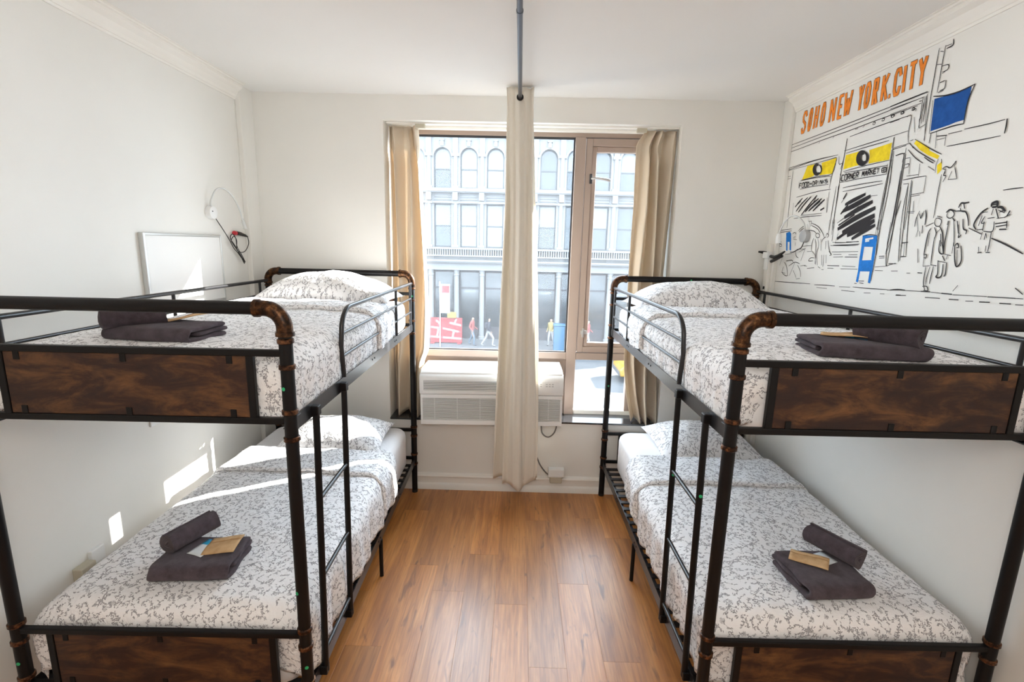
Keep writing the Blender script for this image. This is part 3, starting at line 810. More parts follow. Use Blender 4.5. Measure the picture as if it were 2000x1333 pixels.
def pillow(key, u, v, z, a, b_, h, rz, label, seed, tilt=0.0, group=None):
    bx, by, brz, sg = BUNKS[key]
    def P(i, j, top):
        x, y = i * 2 - 1, j * 2 - 1
        X = a * x * (1 - .075 * (1 - y * y)) ; Y = b_ * y * (1 - .10 * (1 - x * x))
        t = max(0, (1 - abs(x) ** 2.6)) ** .58 * max(0, (1 - abs(y) ** 2.4)) ** .62
        n_ = 1 + .12 * nz(x * 1.7 + seed, y * 1.5) + .05 * nz(x * 5, y * 5, seed) - .06 * abs(nz(x * 3.5 + 2 * y, y * 2, seed + 4))
        zz = h * t * n_ * (0.80 if top else -.20)
        zz += h * .20 * (1 - .35 * (x * x + y * y) * .5) + tilt * y * b_
        return (X, Y, zz)
    bm = MB(); n = 40
    # denser rows near the edge
    g = lambda k: .5 - .5 * math.cos(PI * k)
    bm.grid(lambda i, j: P(g(i), g(j), True), n, n, lambda i, j: (seed + a * 2 * g(i), b_ * 2 * g(j)))
    bm.grid(lambda i, j: P(g(1 - i), g(j), False), n, n, lambda i, j: (seed + a * 2 * g(i), b_ * 2 * g(j)))
    o = bm.build('pillow', 'floral_cotton', smooth='full')
    import bmesh
    b2 = bmesh.new(); b2.from_mesh(o.data); bmesh.ops.remove_doubles(b2, verts=b2.verts, dist=.0004); bmesh.ops.recalc_face_normals(b2, faces=b2.faces); b2.to_mesh(o.data); b2.free()
    c, s = math.cos(brz), math.sin(brz)
    lx, ly = sg * u, -v
    o.location = (bx + c * lx - s * ly, by + s * lx + c * ly, z); o.rotation_euler = (0, 0, brz + rz)
    tag(o, label, 'pillow'); return o
ZU, ZLo = 1.556, .598
mattress('a', 1.318, 1.520, 'white sheeted mattress on the top bunk by the plain wall')
mattress('b', 1.318, 1.520, 'white sheeted mattress on the top bunk by the painted wall')
mattress('a', .255, .560, 'white sheeted mattress on the bottom bunk by the plain wall', .040)
mattress('b', .255, .560, 'white sheeted mattress on the bottom bunk by the painted wall', .085)
duvet('a', ZU, .008, 1.020, 1.992, .232, .10, .20, .42, .56, .90, 'white duvet with grey sprigs on the top bunk by the plain wall', 1.7)
duvet('b', ZU, .008, 1.020, 1.992, .232, .10, .20, .36, .52, .86, 'white duvet with grey sprigs on the top bunk by the painted wall', 4.3)
duvet('a', ZLo, .012, 1.015, 1.992, .285, .16, .26, .56, .60, .93, 'white duvet with grey sprigs on the bottom bunk by the plain wall, streaked by sun', 2.9, .004, .9)
duvet('b', ZLo, .052, 1.010, 1.992, .265, .14, .27, .56, .60, .96, 'white duvet with grey sprigs on the bottom bunk by the painted wall', 6.1, 0.0, 1.0, bulge=.046)
pillow('a', .475, .300, 1.528, .435, .235, .205, .0, 'plump sprigged pillow at the window end of the top bunk by the plain wall', 3.2)
pillow('b', .480, .300, 1.528, .435, .235, .195, .0, 'plump sprigged pillow at the window end of the top bunk by the painted wall', 8.2)
pillow('a', .455, .385, .580, .350, .250, .150, .03, 'sprigged pillow on the bottom bunk by the plain wall', 12.4, .06)
pillow('b', .590, .370, .580, .345, .270, .160, .02, 'sprigged pillow on the bottom bunk by the painted wall', 16.9, .07)

# ------------------------------------------------------------------ towels and envelopes
def ribbon(b, path, th, length, n_l, wob, cap_m=0):
    """thick folded cloth: centre line in the (y,z) plane, extruded along x"""
    P = [Vector((0, p[0], p[1])) for p in path]
    up, lo = [], []
    for i, p in enumerate(P):
        d = (P[min(len(P) - 1, i + 1)] - P[max(0, i - 1)]).normalized(); nr = Vector((0, -d.z, d.y))
        up.append(p + nr * th / 2); lo.append(p - nr * th / 2)
    loop = up + lo[::-1]; n = len(loop); base = len(b.v)
    for k in range(n_l + 1):
        f = k / n_l; x = (f - .5) * length
        e = min(1, min(f, 1 - f) * 14)
        for i, q in enumerate(loop):
            kk = min(i, n - 1 - i)
            b.v.append((x + wob * .5 * nz(q.y * 30, q.z * 60, k) + (.004 * math.sin(kk * .8) if k in (0, n_l) else 0), q.y + wob * nz(x * 9, i * .3, 1), q.z + wob * .7 * nz(x * 11, q.y * 14, 2)))
    for k in range(n_l):
        for i in range(n):
            i2 = (i + 1) % n; b.face((base + k * n + i, base + k * n + i2, base + (k + 1) * n + i2, base + (k + 1) * n + i))
    h = len(P)
    for k in (0, n_l):
        for i in range(h - 1):
            b.face((base + k * n + i, base + k * n + i + 1, base + k * n + n - 2 - i, base + k * n + n - 1 - i), mi=cap_m)
def place(key, o, u, v, z, rz):
    bx, by, brz, sg = BUNKS[key]; c, s = math.cos(brz), math.sin(brz); lx, ly = sg * u, -v
    o.location = (bx + c * lx - s * ly, by + s * lx + c * ly, z); o.rotation_euler = (0, 0, brz + rz); return o
def folded_towel(key, u, v, z, rz, W, Lg, label, seed, th=.0205):
    # outer layer wraps round the foot-side edge; a folded tongue lies inside
    hw = W / 2; gap = th + .0015
    b = MB()
    zb, zt = th / 2 + .001, th / 2 + .001 + 2 * gap
    path = [(hw - .012 - (hw * 2 - .030) * q / 12, zb) for q in range(13)]
    y0 = path[-1][0]
    path += [(y0 - gap * math.sin(PI * q / 8), zb + gap * (1 - math.cos(PI * q / 8))) for q in range(1, 8)]
    path += [(y0 + (hw * 2 - .034) * q / 12, zt) for q in range(13)]
    ribbon(b, path, th, Lg, 18, .005)
    path = [(hw - (hw * 2 - .05) * q / 12, zb + gap) for q in range(13)]
    ribbon(b, path, th * .96, Lg * .985, 18, .004)
    o = b.build('folded_towel', 'towel_terry', smooth='full')
    ms = o.modifiers.new('sub', 'SUBSURF'); ms.levels = 1; ms.render_levels = 1
    place(key, o, u, v, z, rz); tag(o, label, 'towel'); return o
def rolled_towel(key, u, v, z, rz, Lg, R, label, tilt=0.0):
    th = .0082; path = []; turns = R / .0108
    n = int(turns * 16)
    for k in range(10, n + 1):
        a = 2 * PI * k / 16; rr = (R - th / 2) * k / n
        path.append((rr * math.cos(a), rr * math.sin(a) + R))
    b = MB(); ribbon(b, path, th, Lg, 14, .0022, 1)
    o = b.build('rolled_towel', ['towel_terry', 'towel_hem'], smooth=True)
    place(key, o, u, v, z, rz); o.rotation_euler = (tilt * 0, tilt, o.rotation_euler[2]); tag(o, label, 'towel'); return o
def envelope(key, u, v, z, rz, label, w_=.125, l_=.095, tilt=(0, 0), card=None):
    b = MB()
    def sh(x, y): return .006 * math.sin(x * 26) * (1 if y > 0 else .6) + .004 * math.cos(y * 30)
    b.grid(lambda i, j: ((i - .5) * w_, (j - .5) * l_, .004 + sh((i - .5) * w_, (j - .5) * l_)), 12, 8)
    o = b.build('paper_envelope', 'kraft_paper', smooth='full', solid=.0025, fix=False)
    place(key, o, u, v, z, rz); o.rotation_euler = (tilt[0], tilt[1], o.rotation_euler[2]); tag(o, label, 'envelope')
    f = MB().grid(lambda i, j: ((i - .5) * w_ * .98, (j * .30 + .19) * l_, .0072 + sh((i - .5) * w_, (j * .30 + .19) * l_)), 8, 3).build('flap', 'kraft_paper', o, smooth='full', solid=.001, fix=False)
    return o
def card(key, u, v, z, rz, label, tilt=(0, 0)):
    b = MB().grid(lambda i, j: ((i - .5) * .075, (j - .5) * .105, .003 * math.sin(i * 3)), 6, 6)
    o = b.build('printed_card', 'printed_card', smooth='full', solid=.0012, fix=False)
    place(key, o, u, v, z, rz); o.rotation_euler = (tilt[0], tilt[1], o.rotation_euler[2]); tag(o, label, 'card'); return o
# bottom bunk, plain wall
tz = ZLo + .004
TH = .0645; TU = .0542
folded_towel('a', .520, 1.752, tz, .08, .225, .300, 'dark grey folded towel on the bottom bunk by the plain wall', 1)
rolled_towel('a', .600, 1.690, tz + TH, 1.20, .205, .045, 'dark grey rolled towel lying across the folded towel, bottom bunk by the plain wall')
envelope('a', .452, 1.725, tz + TH + .003, .12, 'brown paper envelope on the folded towel, bottom bunk by the plain wall', .125, .115)
card('a', .520, 1.740, tz + TH + .001, -.30 + PI, 'blue and white card tucked under the rolled towel, bottom bunk by the plain wall')
# bottom bunk, painted wall
folded_towel('b', .545, 1.775, tz, .08, .245, .270, 'dark grey folded towel on the bottom bunk by the painted wall', 2)
rolled_towel('b', .640, 1.700, tz + TH, -1.10, .215, .046, 'dark grey rolled towel lying across the folded towel, bottom bunk by the painted wall')
envelope('b', .515, 1.745, tz + TH + .003, -.62, 'brown paper envelope on the folded towel, bottom bunk by the painted wall', .14, .085)
card('b', .570, 1.735, tz + TH + .001, -1.2, 'blue and white card tucked under the rolled towel, bottom bunk by the painted wall')
# top bunks
tz = ZU - .004
folded_towel('a', .570, 1.735, tz, -.10, .215, .335, 'dark grey folded towel on the top bunk by the plain wall', 3, .0172)
rolled_towel('a', .665, 1.775, tz + TU - .014, .80, .190, .046, 'dark grey rolled towel lying across the folded towel, top bunk by the plain wall')
envelope('a', .535, 1.665, tz + TU + .012, .25, 'brown paper envelope on the folded towel, top bunk by the plain wall', .17, .085, (0, -.16))
folded_towel('b', .560, 1.765, tz, -.14, .235, .365, 'dark grey folded towel on the top bunk by the painted wall', 4, .0172)
rolled_towel('b', .640, 1.800, tz + TU - .014, -.98, .200, .046, 'dark grey rolled towel lying across the folded towel, top bunk by the painted wall')
envelope('b', .545, 1.700, tz + TU + .004, -.60, 'brown paper envelope on the folded towel, top bunk by the painted wall', .15, .085)
card('b', .605, 1.710, tz + TU + .001, -.9, 'blue and white card under the rolled towel, top bunk by the painted wall')
MURAL_LINES = "3.6|3506,2637 2961,2638 2380,2644;3.4|3514,2616 2920,2620 2400,2629;3.6|3540,2591 3151,2597 2914,2596 2683,2600 2430,2599;3.6|2888,2562 2675,2567 2473,2568;3.6|2908,2555 2916,2446 2932,2396;3.4|3561,2472 3235,2487 2971,2481;3.4|3533,2472 2978,2468;3.4|2536,2437 2443,2438;3.4|2542,2431 2461,2432;3.4|2547,2483 2551,2439;3.4|2718,2586 2712,2593 2700,2593 2701,2584 2715,2584;3.4|2653,2587 2649,2596 2637,2596 2637,2586 2650,2587;3.4|2589,2588 2586,2596 2574,2596 2574,2587 2586,2587;3.4|2527,2588 2524,2596 2513,2596 2513,2587 2525,2588;3.4|2461,2588 2457,2595 2446,2595 2445,2586 2457,2586;3.4|2851,2591 2829,2591;3.4|2791,2588 2780,2596;3.4|3045,2587 3035,2594;3.4|3180,2584 3171,2591;3.6|2549,2429 2546,2262 2565,2054;3.4|2533,2421 2529,2219 2547,2011;3.6|2452,2392 2451,2141 2456,1869;3.4|2462,2379 2462,2142 2476,1926;3.6|2517,2398 2459,2398;3.6|2456,1869 2403,1884;3.4|2384,2261 2365,2066 2345,1923;3.4|2405,2253 2391,2068 2376,1897;3.4|2373,1918 2342,1918;3.4|2384,1978 2346,1982;11|2865,2228 2844,2255;3.4|2879,2208 2837,2248;19.2|2839,2195 2780,2211 2693,2234;24.7|2849,2161 2749,2188 2654,2219;12.3|2868,2146 2842,2168 2819,2189;4.3|2887,2096 2791,2143 2729,2175;23.3|2828,2125 2726,2161 2631,2190;12.3|2872,2083 2753,2134;24.7|2871,2063 2732,2117 2604,2157;30.1|2825,2043 2707,2082 2602,2118;15.1|2867,2011 2769,2050 2673,2080;26|2781,2025 2670,2064 2596,2092;19.2|2741,2006 2649,2046 2584,2070;12.3|2865,2005 2769,2050;3.4|2883,1984 2772,1986 2686,1991;3.4|2867,2035 2880,1987;3.4|2566,2059 2568,2022;3.4|2919,1969 2750,1969 2682,1973;3.4|2918,2493 2705,2495 2523,2497;3.4|2901,2477 2730,2479 2578,2479;3.4|3558,2469 3556,2357 3538,2095;3.4|3436,2462 3435,2343 3425,2162 3422,2090;3.4|3549,2471 3531,2438;3.4|3545,2434 3456,2430;3.4|3510,2415 3453,2417;3.4|2975,2461 2998,2397 3011,2300;3.4|2960,2471 2950,2428 2923,2428;3.9|2910,2556 2915,2451 2922,2369 2923,2285;4.4|2919,2310 2922,2222 2925,2145 2922,2058;3.4|2927,2303 2924,2201 2924,2115;3.4|2945,2305 2952,2203 2954,2059;3.4|3351,2283 3131,2295 2995,2294;7.8|3350,2221 3320,2246 3281,2269;8.9|3334,2193 3282,2235 3221,2268;8.9|3305,2186 3247,2232 3188,2269;8.9|3265,2167 3194,2223 3125,2272;11.1|3226,2183 3169,2221 3104,2250;11.1|3189,2185 3128,2218 3073,2247;11.1|3143,2182 3088,2214 3041,2239;10|3170,2193 3084,2232;13.3|3065,2181 3036,2190;5.6|3351,2226 3294,2251;7.8|3149,2238 3125,2272;3.4|3350,2147 3193,2150 3049,2148;3.4|3273,2162 3052,2161;3.4|3017,2248 3004,2163;3.4|3006,2277 3000,2163;3.4|3379,2248 3372,2158;3.4|2545,2488 2546,2460 2541,2405 2550,2309 2560,2170 2558,2046;3.4|2542,2388 2545,2243 2547,2046;3.4|2466,2319 2464,2198 2468,2043;3.9|2434,2178 2444,2132 2452,2100;3.4|2505,2399 2485,2401;3.4|3331,2384 3167,2381 3006,2369;3.4|3322,2330 3203,2332 3024,2325;3.4|3012,2365 3011,2337;3.4|3345,2379 3339,2339;3.4|2889,2371 2703,2363 2561,2359;3.4|2915,2321 2752,2322 2559,2317;3.4|2926,2370 2915,2321;3.4|2562,2366 2559,2316;3.4|2901,2379 2766,2383 2551,2382;3.4|2884,2289 2745,2291 2581,2288;3.4|2879,2268 2711,2271 2573,2274;3.4|2659,2221 2598,2220;3.4|3518,2486 3308,2490 3130,2488 2983,2481;3.4|3236,2469 2987,2470;3.4|2980,2468 3002,2383 3136,2386 3318,2387;3.4|3499,1722 3300,1728 3068,1736;3.7|3022,1733 2921,1739 2827,1741;3.4|2787,1740 2696,1745;3.4|2673,1748 2555,1750 2424,1755;4.2|2423,1753 2339,1760;3.4|2996,1719 2896,1721;3.7|2764,1722 2655,1724;3.4|2582,1724 2534,1728;3.4|2467,1731 2438,1733;3.4|2362,1736 2334,1737;3.4|3157,1842 3129,1843;3.7|3122,1828 3050,1836;5.3|2921,1854 2815,1856;3.4|2789,1856 2680,1857;3.4|2917,1839 2863,1840;3.4|2798,1840 2660,1844;3.4|2533,1861 2450,1869;3.4|2529,1844 2474,1845;3.4|2411,1846 2379,1848;3.7|2904,1987 2782,1986;3.4|2783,1989 2682,1989;3.4|2894,1972 2798,1973 2674,1977;3.4|2898,1933 2676,1937;3.4|2881,1918 2810,1920;3.7|2748,1919 2678,1920;3.4|2878,1904 2795,1907;4.7|2776,1906 2675,1908;4.2|2515,1915 2480,1917;3.7|2513,1906 2478,1908;4.7|2443,1881 2400,1882;3.4|2474,2080 2474,1975 2462,1880 2450,1869;3.4|2453,2090 2456,2003 2467,1944;3.4|2406,2053 2395,1968 2385,1893;3.4|2556,2095 2555,2023;3.4|2541,2094 2541,1987 2537,1921;3.4|2914,2114 2913,1995;3.4|2935,2115 2922,2032;3.4|2962,2117 2957,2037;3.4|2552,2023 2542,1943 2542,1855 2546,1791;4.2|2665,1768 2648,1769;4.7|2635,1783 2596,1785;4.7|2627,1774 2598,1772;3.4|2661,2019 2608,2024 2554,2019;3.4|3584,2069 3477,2076 3359,2080;3.4|3583,2066 3579,2008 3570,1951;3.4|3561,2058 3455,2063 3356,2067;3.4|3614,2065 3587,1956;3.4|3141,2107 3068,2084 3016,2047 2989,2017;3.4|3186,2061 3147,2064 3099,2056 3073,2040;3.4|3138,2093 3072,2071 3037,2044;3.4|3277,2064 3248,2082 3218,2094;3.4|3266,2055 3237,2072 3199,2084;3.4|3187,2102 3181,2075;3.7|3145,2122 3144,2087;3.4|3176,2119 3144,2119;3.4|3082,2034 3066,2044 3040,2033 3045,2018 3066,2019 3082,2034;3.4|3097,2014 3107,1979 3103,1944;3.4|3080,2010 3062,1966 3045,1860;3.4|3050,2009 3034,1970 3044,1922 3020,1852;3.4|3021,2009 3005,1940;3.4|3101,1939 3057,1913;3.4|3010,1991 2999,2009 2974,2021;3.4|2976,2027 2968,2040 2951,2027 2963,2016;3.4|2968,1995 2964,1949;3.4|2948,1999 2929,1949 2901,1915;4.2|2991,1914 2977,1854;3.4|2970,1914 2964,1846;3.4|2949,1915 2938,1868;3.4|2926,1936 2902,1920 2914,1911;3.4|3057,1913 3040,1856;3.4|3011,1844 2987,1836;3.4|2971,1828 2953,1828;3.4|3071,1877 3117,1876 3099,1894 3061,1895;3.4|3342,2047 3318,2056 3298,2046;3.4|3327,2023 3302,2028;3.4|3325,2014 3280,2008;3.4|3293,1990 3289,1971;3.4|3266,1947 3183,1948;3.4|3174,1948 3202,1874;3.4|3281,1938 3264,1905 3235,1891;3.4|3371,1869 3309,1875 3288,1862;3.4|3335,1836 3271,1862 3210,1855;3.4|3270,1857 3311,1774;3.4|3276,1810 3230,1764;3.4|3232,1845 3194,1809 3181,1772;3.4|3228,1755 3187,1762;3.4|3396,1858 3361,1830 3339,1777;3.4|3403,1828 3407,1788 3356,1769 3330,1775;3.4|3417,1790 3369,1785;3.4|3422,1907 3453,1837;3.4|3400,1912 3320,1918;3.4|3198,1841 3143,1848;3.4|3236,1929 3168,1952;3.4|3203,1966 3109,1970;3.4|3147,1932 3100,1935;3.4|2359,2815 2360,2748 2360,2599 2356,2435;3.4|2326,2814 2328,2747 2328,2627;4.5|2318,2799 2288,2802 2290,2825;3.4|2325,2811 2294,2808;3.4|2349,2799 2332,2792;3.4|2356,2748 2332,2742;3.4|2325,2732 2293,2727 2293,2708 2319,2706;3.4|2318,2700 2305,2703;5.1|2321,2664 2299,2666;3.4|2292,2665 2292,2634 2315,2630;4.5|2321,2625 2297,2626;5.1|2344,2615 2282,2601 2213,2597 2142,2604;5.1|2142,2604 2160,2545 2161,2459;4.5|2161,2459 2220,2462 2327,2457;3.4|2345,2599 2332,2458;3.8|2606,2643 2495,2645 2385,2647;3.4|2603,2630 2405,2628;3.4|2597,2604 2409,2605;3.4|2584,2586 2590,2598 2570,2598 2569,2587;3.4|2527,2596 2524,2587 2507,2589 2511,2600;3.4|2461,2587 2436,2589 2436,2579;4.5|2422,2616 2409,2616;3.4|2404,2626 2402,2562 2400,2498;3.4|2393,2631 2389,2514;3.8|2385,2629 2381,2587 2380,2519;3.4|2393,2608 2398,2535;3.4|2404,2536 2396,2493;3.4|2395,2496 2362,2504;3.4|2382,2635 2353,2431;3.4|2588,2563 2529,2565;3.4|2483,2565 2456,2562 2458,2491 2447,2442;3.4|2572,2496 2462,2498;3.4|2547,2486 2546,2458;3.4|2438,2552 2419,2483;3.4|2152,2436 2052,2432 1981,2432;5.1|1973,2432 1971,2406 1972,2382;3.4|2224,2383 2116,2379 1986,2375;3.8|2227,2434 2163,2432;5.7|2286,2437 2235,2430;3.4|2284,2421 2242,2421;3.4|2239,2429 2237,2389;3.4|2292,2455 2284,2387;5.1|2322,2454 2323,2417;3.8|2438,2440 2411,2412;3.4|2409,2450 2318,2394;3.4|2437,2448 2420,2450;3.4|2366,2424 2311,2391 2272,2369 2244,2355;3.4|2439,2438 2386,2396 2326,2360 2273,2330;3.4|2440,2409 2387,2364 2338,2333;3.8|2337,2359 2307,2339 2279,2324;3.4|2263,2315 2260,2282;3.4|2240,2334 2236,2317;3.4|2257,2337 2263,2315;3.4|2305,2314 2266,2291;3.4|2447,2372 2419,2371;3.4|2443,2344 2421,2344 2422,2332;3.4|2446,2328 2422,2330;3.4|2418,2367 2411,2297;3.4|2355,2333 2351,2280;3.4|2422,2289 2352,2286;3.4|2441,2273 2374,2275 2307,2274;3.4|2307,2274 2305,2201;3.4|2376,2200 2305,2202;3.4|2371,2192 2325,2194;3.4|2388,2268 2384,2199 2380,2041;3.4|2433,2254 2404,2253;3.4|2354,2169 2347,2121;3.4|2379,2123 2339,2122;3.4|2373,2117 2342,2115;3.4|2446,2242 2450,2169 2452,2103;3.4|2455,2421 2458,2274 2460,2060;3.4|2404,2243 2409,2150 2405,2042;3.4|2513,2395 2465,2397 2464,2357;3.4|2540,2429 2457,2433;3.4|2537,2381 2521,2269;3.4|2225,2268 2226,2200 2225,2087;3.8|2224,2293 2208,2299 2187,2290 2173,2301 2164,2314;3.4|2168,2292 2163,2313;3.4|2164,2289 2155,2269 2144,2241;3.4|2175,2275 2186,2243;3.4|2186,2242 2144,2240;3.4|2223,2290 2209,2285 2214,2264 2200,2259 2211,2236;3.4|2209,2288 2208,2269;3.4|1930,2171 1893,2172 1857,2172;3.4|2308,2122 2321,2086 2321,2053;4|2305,2109 2294,2088 2290,2112;5.3|2275,2123 2266,2095 2265,2059;5.3|2277,2055 2273,2023;3.4|2299,2036 2303,2007;3.4|2287,2031 2282,2009;3.4|2317,2094 2298,2032;3.4|2282,2120 2291,2092;3.4|2214,2080 2215,2064 2202,2050 2184,2051 2180,2067 2185,2078 2205,2085 2214,2080;4|2207,2093 2182,2086;4.7|2229,2041 2239,2018 2241,1949 2240,1925;4|2259,2052 2220,2065;4.7|2183,2047 2162,2016 2144,1950;4|2211,2045 2196,2021 2200,1997;3.4|2180,2036 2196,2021;4|2201,2001 2198,1934 2193,1882;3.4|2232,1876 2198,1880;4|2194,1884 2164,1881;4|2238,1925 2234,1876;3.4|2241,1929 2226,1927 2227,1913 2238,1915;4|2218,1873 2216,1807 2201,1772;3.4|2196,1874 2203,1829 2201,1796;4|2178,1878 2182,1830 2182,1802;4|2217,1787 2194,1789 2185,1771 2208,1771;4.7|2170,1989 2164,1942 2141,1934 2158,1981;5.3|2160,1903 2150,1848 2156,1834 2139,1831 2128,1845 2131,1888;4|2159,1901 2121,1896;4.7|2116,1896 2111,1850 2117,1838;3.4|2230,2021 2227,1965;5.3|2171,2016 2160,1965;3.4|2158,2104 2157,2088 2140,2080 2124,2090 2128,2105 2147,2114 2158,2104;5.3|2164,2106 2148,2116 2120,2108;4|2142,2068 2143,2027 2143,1965 2138,1930;3.4|2133,1931 2101,1925;3.4|2121,2075 2106,2018 2096,1965;6|2102,2066 2086,2017;5.3|2146,2069 2147,2054;6.7|2126,2079 2115,2069;3.4|2100,1980 2098,1935;6|2141,1923 2127,1904;4|2117,1927 2120,1911;6|2108,2122 2100,2138 2083,2137 2065,2139;5.3|2087,2135 2079,2116;3.4|2100,2118 2093,2107 2080,2102;4.7|2120,2108 2098,2107 2071,2101 2055,2075 2046,2046;4.7|2077,2073 2067,2035 2051,2027 2051,2013;4|2082,2017 2082,1999 2072,2010;3.4|2094,2051 2084,2017;5.3|2092,1965 2080,1912 2064,1881 2048,1906 2062,1965;4.7|2092,1965 2081,1976 2072,1961 2081,1958;3.4|2076,1950 2064,1890;8|1964,2115 1963,2126 1944,2130 1942,2113 1959,2111;6.7|1962,2121 1942,2121;4|1954,2104 1957,2083;6|1943,2103 1926,2068;4|1969,2070 1943,2072;3.4|1940,2056 1939,2020 1977,2022;5.3|1981,2057 1980,2025;3.4|1980,2018 1982,1990;4.7|1964,2014 1966,1990;3.4|1964,2014 1957,1996;3.4|1943,2020 1941,1979 1941,1944;3.4|1953,1965 1952,1944;3.4|1983,1961 1979,1940;5.3|1982,1938 1967,1940;5.3|1948,1940 1933,1940;6|1978,2109 1998,2096 2013,2076 2023,2048 2010,2030;3.4|2005,2093 1975,2095;4|1995,2082 2002,2044;3.4|1982,2078 1992,2054 1977,2053;4|2006,2028 1983,2029;8|1937,2109 1922,2108 1905,2093;4|1931,2098 1907,2087;4|1926,2091 1909,2097;6.7|1894,2076 1887,2092;4.7|1903,2070 1884,2079;5.3|1934,2048 1889,2052;5.3|1928,2037 1890,2042;4.7|1890,2056 1886,2032;6.7|1912,2026 1887,2026;3.4|1932,2068 1903,2070;4.7|2042,2036 1983,2011;5.3|1937,1994 1878,1971 1806,1937;3.4|2059,1780 2041,1805;4.7|1805,1813 1775,1794;6|2403,1755 2357,1761 2312,1762;3.4|2311,1760 2217,1765;6.7|2217,1765 2172,1767;3.4|2167,1766 2110,1766;6.7|2110,1766 2061,1767;3.4|2056,1765 1907,1773;4.7|1903,1772 1798,1777;3.4|1798,1777 1770,1778;4|2362,1733 2301,1738;4.7|2191,1740 2115,1744;5.3|2069,1745 2026,1747;3.4|1992,1746 1960,1749;6|1932,1749 1891,1752;5.3|1851,1753 1810,1755;4|1792,1754 1765,1756;4|2432,1882 2396,1882;3.4|2417,1846 2377,1848;3.4|2319,1841 2300,1842;6|2256,1846 2233,1846;3.4|2375,1914 2342,1917;3.4|2381,1981 2343,1983;3.4|2364,1981 2356,1919;4|2280,1953 2266,1891;5.5|3331,2339 3331,2366 3310,2366;5.5|3331,2353 3316,2352;5.5|3301,2339 3301,2365 3281,2365 3280,2339 3301,2339;5.5|3271,2338 3272,2364 3252,2363 3251,2338 3271,2338;5.5|3243,2338 3243,2363 3227,2360 3223,2350 3227,2341 3243,2338;5.5|3211,2350 3197,2350;5.5|3204,2343 3204,2357;5.5|3187,2338 3187,2361 3172,2358 3168,2349 3172,2340 3187,2338;5.5|3160,2338 3160,2360 3143,2360 3143,2350 3160,2349;5.5|3152,2349 3141,2337;5.5|3124,2337 3124,2359;5.5|3107,2337 3107,2358 3088,2337 3089,2358;5.5|3081,2337 3082,2357;5.5|3064,2357 3081,2346;5.5|3076,2348 3063,2337;5.5|3039,2356 3056,2356 3056,2348 3038,2345 3038,2336 3055,2337;6|2887,2358 2905,2358 2904,2330 2886,2330;6|2879,2330 2880,2358 2862,2357 2861,2330 2879,2330;6|2854,2330 2855,2357 2840,2357 2839,2345 2854,2344;6|2847,2344 2836,2330;6|2829,2330 2831,2357 2812,2330 2814,2356;6|2790,2356 2807,2356 2805,2330 2789,2330;6|2806,2343 2793,2343;6|2782,2330 2783,2356 2768,2356 2768,2344 2782,2343;6|2776,2343 2765,2330;6|2736,2330 2735,2355 2728,2338 2723,2355 2720,2330;6|2713,2330 2707,2354 2698,2330;6|2711,2339 2701,2339;6|2691,2330 2692,2354 2679,2354 2678,2343 2692,2342;6|2686,2342 2676,2331;6|2670,2331 2671,2354;6|2656,2353 2670,2341;6|2666,2343 2655,2331;6|2635,2353 2650,2353 2648,2331 2634,2331;6|2649,2342 2637,2342;6|2629,2353 2614,2352;6|2621,2353 2620,2331;5.5|2591,2330 2594,2349 2565,2348 2564,2330 2591,2330;5.5|2577,2330 2579,2349;5.5|2592,2339 2564,2339;4|3551,1967 3557,1992 3532,1967 3538,1993;4|3514,1994 3532,1993 3526,1967 3507,1966;4|3529,1980 3514,1980;4|3501,1966 3508,1994 3491,1995 3488,1982 3504,1980;4|3497,1981 3483,1966;4|3466,1996 3484,1995 3480,1982 3462,1980 3458,1966 3477,1966;20|3152,2456 3163,2458 3173,2458 3182,2456 3189,2451 3192,2444 3192,2435 3188,2426 3182,2418 3172,2410 3162,2404 3151,2401 3140,2400 3130,2402;9|3131,2399 3125,2400 3120,2402 3116,2405 3114,2409 3112,2413 3111,2418 3112,2423 3114,2428 3117,2433 3121,2438 3125,2443 3131,2447 3137,2451;6|3163,2447 3167,2449 3170,2449 3172,2447 3174,2443 3175,2439 3174,2433 3173,2427 3170,2421 3167,2415 3164,2411 3160,2408 3157,2407 3154,2408;26|2750,2453 2761,2456 2771,2456 2780,2454 2786,2449 2789,2442 2789,2433 2786,2424 2779,2415 2770,2408 2760,2402 2749,2398 2738,2397 2729,2399;12|2732,2396 2726,2397 2721,2399 2717,2402 2714,2406 2712,2410 2711,2415 2712,2421 2714,2426 2717,2432 2721,2437 2726,2442 2732,2447 2739,2451;7|2751,2444 2755,2448 2759,2449 2763,2447 2765,2444 2766,2439 2766,2433 2764,2426 2762,2419 2758,2414 2754,2409 2750,2407 2746,2406 2743,2408;5|2728,2406 2726,2407 2724,2408 2722,2411 2721,2414 2721,2418 2722,2422 2722,2426 2724,2430 2726,2435 2729,2438 2731,2441 2734,2444 2737,2446"
